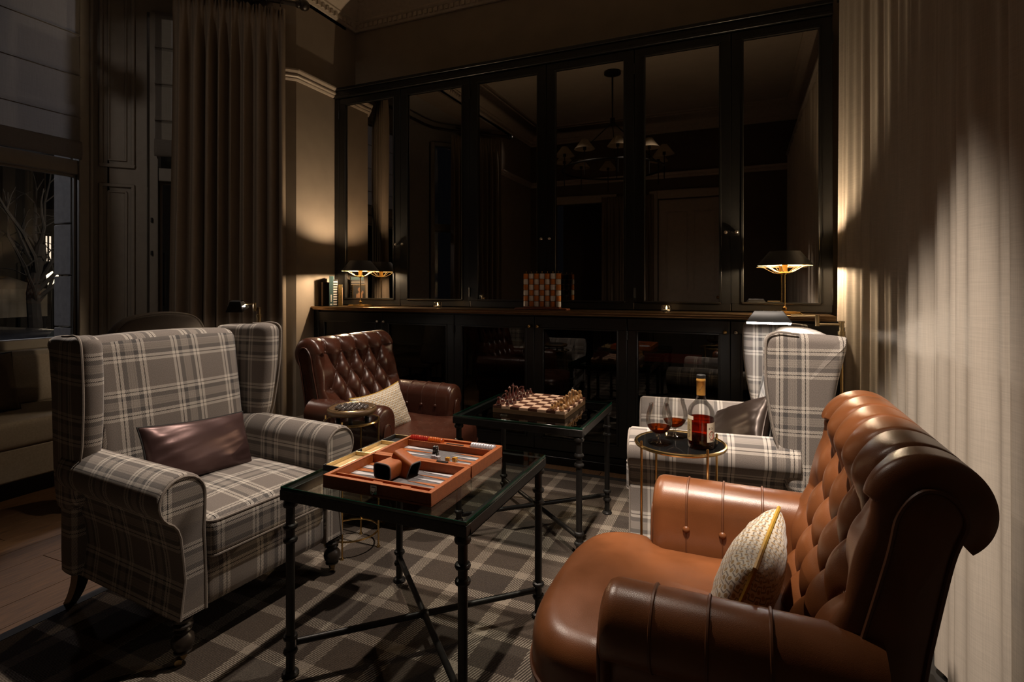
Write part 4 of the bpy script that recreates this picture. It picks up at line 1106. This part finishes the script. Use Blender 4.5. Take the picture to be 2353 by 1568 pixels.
# ------------------------------------------------------------------ iron games tables with glass tops
def iron_table(label, x0, x1, y0, y1):
    cx, cy = (x0+x1)/2, (y0+y1)/2; hx, hy = (x1-x0)/2, (y1-y0)/2
    t = thing('iron_table', label, 'table', (cx, cy, RZ))
    H = .600-RZ
    g = panel_frame(G(), -hx, hx, 0, 0, 0, 0, 0) if False else G()
    z0, z1 = H-.042, H-.0105; w = .026
    g.box(-hx,hx,-hy,-hy+w,z0,z1).box(-hx,hx,hy-w,hy,z0,z1).box(-hx,-hx+w,-hy+w,hy-w,z0,z1).box(hx-w,hx,-hy+w,hy-w,z0,z1); g.build('frame', M['iron'], t, bevel=.002)
    g = G(); g.add([(-hx+.002,-hy+.002,H),(hx-.002,-hy+.002,H),(hx-.002,hy-.002,H),(-hx+.002,hy-.002,H)], [(0,1,2,3)])
    gt = g.build('glass_top', M['gl'], t, smooth=False)
    g = G(); a, b = -hx+.0015, hx-.0015; c_, d_ = -hy+.0015, hy-.0015; e = .0025
    g.box(a,b,c_,c_+e,H-.010,H-.0006).box(a,b,d_-e,d_,H-.010,H-.0006).box(a,a+e,c_+e,d_-e,H-.010,H-.0006).box(b-e,b,c_+e,d_-e,H-.010,H-.0006); g.build('glass_edge', M['gledge'], gt, bevel=.0006, seg=1)
    lx, ly = hx-.022, hy-.022; zs = .098
    src = None
    for sx in (-1, 1):
        for sy in (-1, 1):
            if src is None:
                g = G()
                def col(z, r): return [(.0135,z-.009),(r,z-.006),(r+.002,z),(r,z+.006),(.0135,z+.009)]
                prof = [(.001,0),(.024,0),(.026,.005),(.022,.011),(.0135,.014)] + col(.074,.020) + col(.118,.020) + col(.420,.020) + col(.462,.020) + [(.0135,z0-.026),(.021,z0-.022),(.023,z0-.014),(.020,z0-.006),(.016,z0),(.001,z0)]
                g.lathe(prof, 20); src = g.build('leg', M['iron'], t); src.location = (sx*lx, sy*ly, 0)
            else: share(src, t, (sx*lx, sy*ly, 0))
    for k in (1, -1):
        g = G(); g.tube([(-lx+.012, -k*(ly-.012), zs), (0,0,zs+.001*k), (lx-.012, k*(ly-.012), zs)], .0105, 12); g.build('stretcher', M['iron'], t)
    g = G(); g.sphere((0,0,zs), .019, 8, (1,1,.75)); g.build('stretcher_knot', M['iron'], t)
    return t
iron_table('square iron table with a glass top holding the backgammon set', -1.315, -.665, 1.255, 1.880)
iron_table('square iron table with a glass top holding the chess set', -1.285, -.640, 2.285, 2.865)

# ------------------------------------------------------------------ round brass drinks tables
def drinks_table(label, x, y, zt, r, a0, top):
    t = thing('drinks_table', label, 'side table', (x, y, RZ)); H = zt-RZ
    g = G(); g.torus((0,0,H-.004), r-.004, .0062, 48, 8); g.build('top_rim', M['brass'], t)
    g = G(); g.lathe([(.0005,H-.008),(r-.006,H-.008),(r-.006,H-.0012),(.0005,H-.0012)], 48); g.build('glass_top', M[top], t)
    g = G(); g.torus((0,0,.075), r-.006, .0042, 40, 8); g.build('lower_ring', M['brass'], t)
    src = None
    for k in range(4):
        a = a0 + k*PI/2; p = ((r-.002)*math.cos(a), (r-.002)*math.sin(a), 0)
        if src is None:
            g = G(); g.lathe([(.001,0),(.008,0),(.009,.004),(.006,.009),(.0042,.011),(.0042,H+.014),(.0035,H+.017),(.0005,H+.018)], 10); src = g.build('leg', M['brass'], t); src.location = p
        else: share(src, t, p)
    return t
drinks_table('round brass drinks table with a black glass top holding brandy and two glasses', -.199, 1.948, .680, .152, R(17+23), 'blackgl')
drinks_table('smaller round brass drinks table under the marble board by the left chairs', -1.667, 2.018, .600, .1265, R(20), 'blackgl')

# ------------------------------------------------------------------ brass reading lamps on stands
def reading_lamp(label, x, y, rot, hl=.155, ar=(.115,.13), up=0.0, hz=1.085):
    t = thing('reading_lamp', label, 'floor lamp', (x, y, RZ), rot)
    H = hz
    g = G(); g.lathe([(.001,0),(.105,0),(.108,.006),(.095,.014),(.03,.022),(.012,.028),(.001,.03)], 32); g.build('base', M['abrass'], t)
    g = G(); g.tube([(0,0,.02),(0,0,H-.09)], .0065, 12); g.build('pole', M['brass'], t)
    g = G(); g.lathe([(.001,H-.115),(.012,H-.115),(.012,H-.056),(.014,H-.056),(.014,H-.042),(.0105,H-.042),(.0105,H-.038),(.009,H-.038),(.009,H-.008),(.011,H-.008),(.012,H),(.001,H+.002)], 16); g.build('sleeve', M['abrass'], t)
    g = G(); g.tube([(0,0,H-.014),(-ar[0]*.9,0,H-.014)], .0048, 10); g.tube([(-ar[0]*.9,0,H-.022),(-ar[0]*.9,0,H+.026)], .0085, 12); g.tube([(-ar[0]*.9,0,H+.020),(-ar[0]*.9-ar[1],0,H+.020)], .0048, 10); g.build('swing_arm', M['abrass'], t)
    # trough shaped head
    hx = -ar[0]*.9-ar[1]; L0 = hl; top = .098*hl/.155
    def tilt(p, a=R(6) if up == 0 else R(-16)):
        y, z = p[1], p[2]-(H+.015); return (p[0], y*math.cos(a)+z*math.sin(a), H+.015 - y*math.sin(a)+z*math.cos(a))
    def hp(u, v):
        k = v; L = L0*(1-k) + top*k; d = .040*(1-k)+.012*k; z = H-.012 + .050*k
        a = u*2*PI; cx, cy = math.cos(a), math.sin(a); m_ = max(abs(cx), abs(cy)); q = .35
        sx, sy = cx*(1-q)+cx/m_*q, cy*(1-q)+cy/m_*q
        sx, sy = cx/m_, cy/m_
        if v == 0 and sy*(1 if up == 0 else -1) > 0: z -= .006
        return tilt((hx-L0/2+.004 + sx*L/2, sy*d, z))
    g = G(); vs = []
    P0 = [hp(k/4+.125, 0) for k in range(4)]; P1 = [hp(k/4+.125, 1) for k in range(4)]
    g.add(P0+P1, [(0,1,5,4),(1,2,6,5),(2,3,7,6),(3,0,4,7),(4,5,6,7)])
    hd_ = g.build('shade', M['shade'], t, bevel=.002)
    sm = hd_.modifiers.new('wall', 'SOLIDIFY'); sm.thickness = .0018; sm.offset = -1
    for sgn in (-1, 1):
        for k in range(3):
            g = G(); xx = hx-L0/2+.004 + sgn*(.022+.008*k); zz = H+.0395
            g.box(xx-.0015, xx+.0015, -.010, .010, zz-.0022, zz+.0006); g.v = [tilt(p) for p in g.v]; g.build('vent_slot', M['chrome'], hd_)
    g = G(); cx = hx-L0/2+.004; zz = H-.0135+up
    g.box(cx-L0/2+.004, cx+L0/2-.004, -.016, .016, zz+.003, zz+.0045); g.v = [tilt(p) for p in g.v]; g.build('tube_tray', M['bw_w'], hd_)
    g = G(); g.tube([(cx-L0/2+.004,0,zz-.002),(cx+L0/2-.004,0,zz-.002)], .0038, 8); g.v = [tilt(p) for p in g.v]; g.build('light_tube', M['led'] if up == 0 else M['led2'], hd_)
    return t
reading_lamp('lit brass reading lamp standing behind the right tartan wing chair', .378, 2.60, R(0), hl=.18, ar=(.098,.10), hz=1.061)
reading_lamp('brass reading lamp with a turned away shade behind the left tartan wing chair', -2.555, 2.29, R(20), hl=.10, ar=(.03,.06), up=.022)

# ------------------------------------------------------------------ bench, its cushion and the round backed chair by the bay
bn = thing('window_bench', 'cream upholstered window bench running along the bay', 'bench', (-4.05, 1.70, 0))
g = G(); g.rbox(-.30, .30, -.62, .62, .30, .455, .03, 8, bulge=.01); g.build('seat_pad', M['bench'], bn)
g = G(); g.box(-.29, .285, -.61, .61, .115, .305); g.build('front_panel', M['bench'], bn, bevel=.012)
g = G(); g.box(-.29, .20, -.60, .60, 0, .115); g.build('plinth', M['black'], bn)
g = G(); g.rbox(-.31, -.22, -.62, .62, .45, .78, .035, 6); g.build('back_pad', M['bench'], bn)
cushion('cushion', 'brown cushion with dark piping propped on the window bench', .42, .36, .13, (-4.10, 1.66, .635), (0, R(-14), R(6)), M['benchb'], M['dpipe'], .05, .006)
tc = thing('tub_chair', 'round backed taupe chair half hidden behind the left wing chair', 'chair', (-3.22, 2.02, 0), R(174))
ol = crom([(-.26,.42),(-.272,.70),(-.262,.92),(-.20,1.035),(-.08,1.072),(.08,1.072),(.20,1.035),(.262,.92),(.272,.70),(.26,.42)], 5)
g = G(); g.plate(ol, .07, .030, lambda a, b, h: (-.20 - .10*(b-.42) + h + .35*a*a, a, b), 5, dome=.006); g.build('backrest', M['tub'], tc)
g = G(); g.tube([(-.20-.10*(b-.42)-.036+.35*a*a, a*.965, b-.008) for a, b in ol if b > .45], .004, 6); g.build('back_piping', M['tub'], tc)
g = G(); g.rbox(-.21, .26, -.26, .26, .36, .47, .035, 8, bulge=.015); g.build('seat', M['tub'], tc)
for sx, sy in ((.22,.21),(.22,-.21),(-.20,.21),(-.20,-.21)):
    g = G(); g.tube([(sx,sy,.37),(sx*1.06,sy*1.04,0)], lambda k: .020-.008*k, 8); g.build('leg', M['wood'], tc)

# ------------------------------------------------------------------ backgammon set
TZ = .6004
BX0, BX1, BY0, BY1 = -1.185, -.800, 1.300, 1.790
bk = thing('backgammon_case', 'open orange leather backgammon case on the near glass table', 'board game', ((BX0+BX1)/2, (BY0+BY1)/2, TZ))
hw, hl = (BX1-BX0)/2, (BY1-BY0)/2
th, hh = .014, .040
ptw = pto = None
for half, (ya, yb) in enumerate(((-hl, -.0015), (.0015, hl))):
    g = G()
    g.box(-hw,hw,ya,yb,0,.006); g.box(-hw,-hw+th,ya,yb,.006,hh).box(hw-th,hw,ya,yb,.006,hh).box(-hw+th,hw-th,ya,ya+th,.006,hh).box(-hw+th,hw-th,yb-th,yb,.006,hh)
    # storage rail beyond the playing field
    yr = ya+th+.030 if half == 0 else yb-th-.036
    g.box(-hw+th,hw-th,yr,yr+.006,.006,hh-.006)
    tr_ = g.build('tray', M['orange'], bk, bevel=.0012); 
    if half == 0:
        g = G()
        for xa in (-.035, .065): g.box(xa, xa+.035, ya+th, yr, .006, hh-.010)
        g.box(-hw+th, hw-th, ya+th, yr, .006, .016); g.build('tray_divider', M['orange'], tr_, bevel=.001)
    else:
        g = G(); g.box(-hw+th, hw-th, yr+.006, yb-th, .006, .018); g.box(-.06, .075, yr+.006, yb-th, .018, hh-.008); g.build('tray_divider', M['orange'], tr_, bevel=.001)
        g = G(); g.box(-.02, .05, yr+.012, yr+.020, hh-.008, hh-.0065); g.build('pen_slot', M['dark'], tr_)
    f0, f1 = (yr+.006, yb-th) if half == 0 else (ya+th, yr)
    g = G(); g.box(-hw+th, hw-th, f0, f1, .006, .010); fe = g.build('felt', M['felt'], tr_, smooth=False)
    n = 6; w = (f1-f0)/n
    for sd in (-1, 1):
        for k in range(n):
            white = (k + (sd > 0) + half) % 2 == 0
            y = f0 + w*k; xb = sd*(hw-th-.001); xt = sd*.030
            g = G(); z = .0101
            tri = [(xb, y+w*.06), (xb, y+w*.94), (xt, y+w*.5)]
            g.add([(a, b, z) for a, b in tri] + [(a, b, z+.0012) for a, b in tri], [(2,1,0),(3,4,5),(0,1,4,3),(1,2,5,4),(2,0,3,5)])
            g.build('point', M['ptw'] if white else M['pto'], tr_, smooth=False)
for xx in (-.085, .085):
    g = G(); g.box(xx-.020, xx+.020, -.006, .006, hh, hh+.0018); g.tube([(xx-.020,0,hh+.002),(xx+.020,0,hh+.002)], .003, 8); g.build('hinge', M['dark'], bk)
g = G(); g.box(-.011,.011,-hl-.004,-hl,.010,.036).box(-.007,.007,-hl-.007,-hl-.004,.014,.030); g.tube([(-.006,-hl-.008,.018),(0,-hl-.010,.012),(.006,-hl-.008,.018)], .002, 6); g.build('clasp', M['chrome'], bk)
g = G(); g.tube([(-.01,hl+.003,.036),(.01,hl+.003,.036)], .002, 6); g.build('latch', M['chrome'], bk)
BC = bk.location
def on_board(x, y, z=0): return (BC.x+x, BC.y+y, TZ+.0115+z)
# dice cups: rounded rectangular orange leather tubes with a dark lining
def dice_cup(label, loc, rot):
    t = thing('dice_cup', label, 'dice cup', loc, rot)
    L, a, b = .082, .036, .026
    def ring(u, r=1.0):
        an = u*2*PI; c_, s_ = math.cos(an), math.sin(an); e = .45
        return (a*r*math.copysign(abs(c_)**e, c_), b*r*math.copysign(abs(s_)**e, s_))
    g = G(); g.grid(lambda u, v: (*[q*(.93+.07*v) for q in ring(u)], L*(v-.5)), 40, 8, cu=True)
    g.add([(*[q*.93 for q in ring(i/40)], -L/2) for i in range(40)], [tuple(range(39,-1,-1))])
    g.build('cup_wall', M['orange'], t, ang=50)
    g = G(); g.grid(lambda u, v: (*[q*(.94-.01*v) if v < .9 else q*.001 for q in ring(u)], L/2 - (L-.008)*min(1, v/.88)), 40, 8, cu=True); g.build('cup_lining', M['dark'], t)
    g = G(); g.tube([(*[q*.965 for q in ring(i/48)], L/2) for i in range(48)], .0022, 6, closed=True); g.build('cup_rim', M['felt'], t)
    return t
dice_cup('orange dice cup lying on its side with its dark mouth facing forward', on_board(-.040, -.105, .0265), (R(92), 0, R(-8)))
dice_cup('orange dice cup leaning over the lying cup with its mouth down', (-1.006, 1.474, TZ+.0405), Vector((.084,-.014,-.036)).to_track_quat('Z', 'X').to_euler())
# checkers stored on edge in the far tray
def checker(m):
    g = G(); r = .0155; g.lathe([(.0005,-.005),(r-.003,-.005),(r,-.003),(r,.003),(r-.003,.005),(.0005,.005)], 20); return g.build('checker', m)
cr = cw_ = None
for k in range(14):
    x = -hw+th+.008+.0098*k; p = (BC.x+x, BC.y+hl-th-.018, TZ+.018+.0157)
    m = M['red'] if k < 8 else M['redor']
    if cr is None: cr = checker(m); c = cr
    elif k == 8: c = checker(m); cr = c
    else: c = cr.copy(); COL.objects.link(c)
    tag(c, 'dark red translucent checker on edge in the far tray of the case' if k < 8 else 'orange red translucent checker on edge near the middle of the far tray', 'checker', 'red checkers in the far tray' if k < 8 else 'orange red checkers in the far tray', p, (0, R(90), 0))
for k in range(9):
    x = hw-th-.007-.0104*k; p = (BC.x+x, BC.y+hl-th-.018, TZ+.018+.0157)
    if cw_ is None: cw_ = checker(M['white']); c = cw_
    else: c = cw_.copy(); COL.objects.link(c)
    tag(c, 'pearl white checker on edge at the right end of the far tray', 'checker', 'white checkers in the far tray', p, (0, R(90), 0))
def die(label, p, rz, m, pipm, s=.0075, group=None):
    t = thing('die', label, 'die', p, rz, group)
    g = G(); g.rbox(-s,s,-s,s,-s,s,s*.22,4); g.build('cube', m, t)
    g = G(); r = s*.17
    for ax in range(3):
        for sg in (-1, 1):
            for (a, b) in ((-.5,-.5),(.5,.5),(-.5,.5),(.5,-.5),(0,0))[:(5,2,4)[ax]]:
                c = [0,0,0]; c[ax] = sg*s; c[(ax+1)%3] = a*s; c[(ax+2)%3] = b*s
                g.sphere(c, r, 4, tuple(.35 if i == ax else 1 for i in range(3)))
    g.build('pips', pipm, t)
    return t
die('amber die on the left of a pair on the backgammon board', on_board(.055, .088, .0075), R(12), M['amber'], M['bw_w'])
die('amber die on the right of a pair on the backgammon board', on_board(.078, .098, .0075), R(-8), M['amber'], M['bw_w'])
die('white die with black pips on the left of the white pair', on_board(-.002, .090, .0075), R(20), M['white'], M['dark'])
die('white die with black pips on the right of the white pair', on_board(.017, .086, .0075), R(-15), M['white'], M['dark'])
die('black die standing behind the white dice on the board', on_board(-.010, .116, .0095), R(8), M['dark'], M['bw_w'], .0095)
die('black die stacked on another black die behind the white dice', on_board(-.010, .116, .0286), R(24), M['dark'], M['bw_w'], .0095)
# brass lined tray along the table's left edge
bt = thing('brass_tray', 'narrow brass lined tray along the left edge of the glass table', 'tray', (-1.252, 1.625, TZ))
g = G(); W2, L2, Hh = .042, .205, .020
g.box(-W2,W2,-L2,L2,0,.003).box(-W2,-W2+.004,-L2,L2,.003,Hh).box(W2-.003,W2,-L2,L2,.003,.006).box(-W2+.004,W2-.003,-L2,-L2+.004,.003,Hh).box(-W2+.004,W2-.003,L2-.004,L2,.003,Hh); g.build('tray_body', M['dark'], bt, bevel=.001)
for k, (ya, yb) in enumerate(((-.195,-.045),(-.010,.105),(.125,.198))):
    g = G(); g.box(-W2+.0042,W2-.004,ya,yb,.0032,.006).box(-W2+.0042,-W2+.0062,ya,yb,.006,Hh-.001); g.build('compartment_lining', M['gold'] if k < 2 else M['dark'], bt, bevel=.0006, seg=1)
    g = G(); g.box(-W2+.004,W2-.004,yb+.001,yb+.006,.003,Hh); g.build('divider', M['gold'], bt, bevel=.0008, seg=1)

# ------------------------------------------------------------------ chess set
CX0, CX1, CY0, CY1 = -1.125, -.757, 2.400, 2.757
cb = thing('chess_board', 'wavy walnut and maple chess board on the far glass table', 'chess board', ((CX0+CX1)/2, (CY0+CY1)/2, TZ), 0)
g = G(); hx, hy = (CX1-CX0)/2, (CY1-CY0)/2
g.box(-hx,hx,-hy,hy,0,.022); g.build('board_body', M['woodbd'], cb, bevel=.0015)
sqx, sqy = 2*hx/8, 2*hy/8; sm_ = sd_ = None
def square(m):
    g = G(); g.grid(lambda u, v: ((u-.5)*sqx*.985, (v-.5)*sqy*.985, .0125-.0060*math.sin(u*PI)*math.sin(v*PI)), 6, 6)
    e = .5*.985
    ring = [((i/6-.5)*sqx*.985, -e*sqy) for i in range(7)] + [(e*sqx, (i/6-.5)*sqy*.985) for i in range(1,7)] + [((.5-i/6)*sqx*.985, e*sqy) for i in range(1,7)] + [(-e*sqx, (.5-i/6)*sqy*.985) for i in range(1,6)]
    k = len(ring); g.add([(x,y,.0125) for x,y in ring] + [(x,y,0) for x,y in ring], [(i, k+i, k+(i+1)%k, (i+1)%k) for i in range(k)])
    return g.build('square', m, cb, ang=50)
for i in range(8):
    for j in range(8):
        p = (-hx+sqx*(i+.5), -hy+sqy*(j+.5), .022)
        lt = (i+j) % 2 == 1
        s_ = sm_ if lt else sd_
        if s_ is None:
            s_ = square(M['maple'] if lt else M['rosew']); s_.location = p
            if lt: sm_ = s_
            else: sd_ = s_
        else: share(s_, cb, p)
def body(h, r, neck, head, n=20):
    """rounded wobbling base that narrows to a neck and ends in a ball head"""
    pts = [(.0005,0),(r*.55,.0012),(r*.86,r*.30),(r,r*.80),(r*.92,r*1.30),(r*.62,r*1.85),(neck*1.25,h*.50),(neck,h*.64),(neck*1.1,h*.74),(head*.80,h*.82),(head,h*.895),(head*.86,h*.96),(head*.4,h*.995),(.0005,h)]
    return pts
KIND = dict(pawn=(.034,.0115,.0040,.0062), rook=(.042,.0135,.0070,.0085), king=(.074,.0135,.0045,.0082), queen=(.070,.0135,.0045,.0082), bishop=(.060,.0130,.0046,.0086), knight=(.030,.0135,.010,.0100))
proto = {}
def piece(kind, dark, label, p, group=None, rz=0):
    key = (kind, dark)
    if key in proto:
        return copy_tree(proto[key], label, p, rz, group)
    t = thing('chess_'+kind, label, 'chess piece', p, rz, group); m = M['pieced'] if dark else M['piecel']
    h, r, nk, hd = KIND[kind]
    if kind == 'rook':
        pr = body(h, r, nk, hd)[:9] + [(hd*.95,h*.84),(hd,h*.95),(hd*.85,h),(hd*.55,h*.965),(.0005,h*.95)]
    elif kind == 'knight':
        pr = [(.0005,0),(r*.55,.0012),(r*.9,r*.32),(r,r*.85),(r*.85,r*1.45),(r*.5,r*1.9),(.0005,r*2.05)]
    else: pr = body(h, r, nk, hd)
    g = G(); g.lathe(pr, 20); g.build('body', m, t, ang=60)
    g = G(); g.lathe([(.0005,-.0002),(r*.62,-.0002),(r*.74,r*.16),(r*.60,r*.12),(.0005,r*.1)], 16); g.build('base_cap', M['chrome'], t)
    if kind == 'king':
        g = G(); g.box(-.0010,.0010,-.0010,.0010,h-.001,h+.008).box(-.0034,.0034,-.0010,.0010,h+.0034,h+.0054); g.build('cross', M['chrome'], t)
    elif kind == 'queen':
        g = G(); g.sphere((0,0,h+.0015), .0026, 6); g.build('orb', M['chrome'], t)
    elif kind == 'knight':
        pts = [(-.004,.014),(-.006,.026),(-.003,.040),(.006,.050),(.016,.052),(.020,.048),(.012,.044),(.006,.034),(.005,.022),(.006,.014)]
        g = G(); g.plate(crom(pts, 3), .006, .0025, lambda a, b, hh_: (a, hh_, b), 3); g.build('leaf_head', m, t)
    elif kind == 'bishop':
        g = G(); g.grid(lambda u, v: (.0105+.004*math.sin(v*PI), (u-.5)*.010*math.sin(v*PI), .012+.040*v), 6, 10); lf = g.build('leaf', m, t); q = lf.modifiers.new('s', 'SOLIDIFY'); q.thickness = .0012
    proto[key] = t
    return t
order = ['rook','knight','bishop','queen','king','bishop','knight','rook']
def sqpos(i, j): return (cb.location.x - hx + sqx*(i+.5), cb.location.y - hy + sqy*(j+.5), TZ+.022+.0085)
for dark, ci, pi_ in ((True, 0, 1), (False, 7, 6)):
    nm = 'dark rosewood' if dark else 'pale boxwood'; side = 'left' if dark else 'right'
    for j, k in enumerate(order):
        w = 'nearer' if j < 4 else 'farther'
        lb = f'glossy {nm} chess {k} standing on the {side} side of the board' if k in ('king','queen') else f'glossy {nm} chess {k}, the {w} of the two on the {side} side'
        piece(k, dark, lb, sqpos(ci, j), None, R(random.uniform(-20,20)) + (0 if dark else PI))
        piece('pawn', dark, f'glossy {nm} chess pawn in the row on the {side} side', sqpos(pi_, j), f'{nm} pawns', R(random.uniform(0,90)))

# ------------------------------------------------------------------ marble solitaire on the small drinks table
ms = thing('solitaire_board', 'round walnut solitaire board of glass marbles on the small brass table', 'game', (-1.667, 2.018, .6001))
g = G(); Rb = .112
g.lathe([(.0005,.028),(.085,.028),(Rb-.010,.030),(Rb-.002,.038),(Rb,.048),(Rb-.004,.056),(Rb-.009,.0585),(Rb-.014,.056),(Rb-.020,.048),(Rb-.026,.046),(Rb-.030,.049),(.0005,.049)], 48); g.build('board', M['woodbd'], ms, ang=60)
g = G(); g.torus((0,0,.0575), Rb-.0085, .0022, 48, 6); g.build('rim_band', M['abrass'], ms)
for k in range(3):
    a = R(-55+120*k); g = G(); g.lathe([(.0005,0),(.010,0),(.0085,.028),(.0005,.029)], 12, (.075*math.cos(a), .075*math.sin(a), 0)); g.build('foot', M['dark'], ms)
src = None; cnt = 0
for j in range(-3, 4):
    for i in range(-3, 4):
        if abs(i)+abs(j) > 4: continue
        p = (ms.location.x + .0215*i*math.cos(.4) - .0215*j*math.sin(.4), ms.location.y + .0215*i*math.sin(.4) + .0215*j*math.cos(.4), .6001+.0490+.0085)
        if src is None:
            g = G(); g.sphere((0,0,0), .0088, 10); src = g.build('marble', M['marble'])
            o = src
        else: o = src.copy(); COL.objects.link(o)
        tag(o, 'small shiny glass marble on the round solitaire board', 'marble', 'glass marbles on the solitaire board', p)

# ------------------------------------------------------------------ brandy bottle and snifters
DZ = .6792
bt_ = thing('brandy_bottle', 'round shouldered brandy bottle with a gold neck on the black glass table', 'bottle', (-.128, 1.915, DZ), R(0)); bt_.scale = (.90, .90, .90)
prof = [(.0005,.004),(.030,.003),(.041,.0),(.0455,.004),(.0470,.014),(.0475,.120),(.0470,.132),(.0440,.146),(.0370,.158),(.0270,.168),(.0190,.178),(.0155,.190),(.0150,.205),(.0150,.250)]
g = G(); g.lathe(prof, 36); g.build('bottle_glass', M['clear'], bt_, ang=60)
g = G(); g.lathe([(.0005,.010),(.036,.009),(.0435,.014),(.0448,.020),(.0450,.112),(.0005,.112)], 36); g.build('brandy', M['cognacd'], bt_, ang=60)
g = G(); g.lathe([(.0158,.195),(.0158,.245),(.0165,.246),(.0165,.252),(.0158,.253),(.0156,.257),(.0005,.257)], 28); g.build('neck_foil', M['capsule'], bt_)
g = G(); g.lathe([(.0150,.256),(.0158,.258),(.0158,.2685),(.0145,.270),(.0005,.270)], 28); g.build('stopper', M['dark'], bt_)
def wrap(a0, a1, z0, z1, r, m, name, parent, n=14, rz=.004):
    g = G(); g.grid(lambda u, v: (r*math.cos(R(a0+(a1-a0)*u)), r*math.sin(R(a0+(a1-a0)*u)), z0+(z1-z0)*v), n, 3); return g.build(name, m, parent)
def text_wrap(txt, size, ac, zc, r, m, parent, name='lettering', vertical=False):
    """flat lettering bent round the bottle; ac = azimuth of its middle"""
    cu = bpy.data.curves.new('lettering', 'FONT'); cu.body = txt; cu.size = size; cu.align_x = 'CENTER'; cu.align_y = 'CENTER'; cu.resolution_u = 2
    tmp = bpy.data.objects.new('lettering', cu); COL.objects.link(tmp)
    dg_ = bpy.context.evaluated_depsgraph_get(); me = bpy.data.meshes.new_from_object(tmp.evaluated_get(dg_))
    bpy.data.objects.remove(tmp); bpy.data.curves.remove(cu)
    for v in me.vertices:
        x, y = v.co.x, v.co.y
        if vertical: x, y = -y, x
        a = R(ac) + x/r; v.co = (r*math.cos(a), r*math.sin(a), zc+y)
    me.materials.clear(); me.materials.append(m)
    o = bpy.data.objects.new(name, me); COL.objects.link(o); o.parent = parent
    return o
# the bottle's camera side is about -96 degrees; the cream label shows at its right, the gilt one at its left
L1 = lab(wrap(-60, 6, .030, .100, .0479, M['label'], 'label', bt_), 'cream label with a red ring')
text_wrap('V S', .013, -37, .056, .0482, M['redink'], L1)
g = G(); g.tube([(.0483*math.cos(R(-37)+.0115*math.cos(k*PI/12)/.0483), .0483*math.sin(R(-37)+.0115*math.cos(k*PI/12)/.0483), .056+.0145*math.sin(k*PI/12)) for k in range(24)], .0006, 4, closed=True); g.build('ring_emblem', M['redink'], L1)
text_wrap('& Co', .010, -40, .080, .0482, M['ink'], L1)
text_wrap('COGNAC', .0045, -37, .037, .0482, M['redink'], L1)
g = G(); g.grid(lambda u, v: (.0482*math.cos(R(-28+8*u)), .0482*math.sin(R(-28+8*u)), .032+.003*v), 3, 1); g.build('label_bar', M['dark'], L1)
L2_ = lab(wrap(-205, -128, .030, .108, .0479, M['glabel'], 'label', bt_), 'gilt label with dark script')
text_wrap('Cognac', .020, -148, .070, .0482, M['ink'], L2_, vertical=True)
wrap(-165, -120, .108, .122, .0479, M['label'], 'neck_label', bt_)
g = G(); g.tube([(.0162*math.cos(R(-110+k*8)), .0162*math.sin(R(-110+k*8)), .212+.003*k+.003*math.sin(k*1.7)) for k in range(7)], .0004, 4); g.build('signature', M['ink'], bt_)
def snifter(label, x, y, lvl):
    t = thing('brandy_glass', label, 'glass', (x, y, DZ))
    out = [(.0005,.0035),(.010,.0042),(.026,.0022),(.0325,.0008),(.0325,.0),(.0005,.0)]
    g = G(); g.lathe(out[::-1], 32); g.build('foot', M['clear'], t, ang=60)
    g = G(); g.lathe([(.012,.0045),(.0055,.008),(.0038,.014),(.0036,.026),(.0050,.032),(.010,.036)], 20); g.build('stem', M['clear'], t, ang=60)
    bowl = [(.0005,.035),(.012,.0365),(.026,.044),(.037,.056),(.0425,.070),(.0440,.082),(.0425,.098),(.0385,.115),(.0335,.130),(.0325,.1365)]
    g = G(); g.lathe(bowl, 36); g.build('bowl', M['clear'], t, ang=60)
    g = G(); g.torus((0,0,.1365), .0325, .0007, 36, 6); g.build('rim', M['clear'], t)
    liq = [(.0005,.0372),(.0115,.0385),(.0250,.0455),(.0358,.057),(lvl[0],lvl[1]),(.0005,lvl[1])]
    g = G(); g.lathe(liq, 32); g.build('brandy', M['cognac'], t, ang=50)
snifter('brandy glass nearest the front on the black glass table', -.262, 1.895, (.0385,.0625))
snifter('brandy glass behind the other, nearer to the bottle', -.222, 2.000, (.0385,.0625))
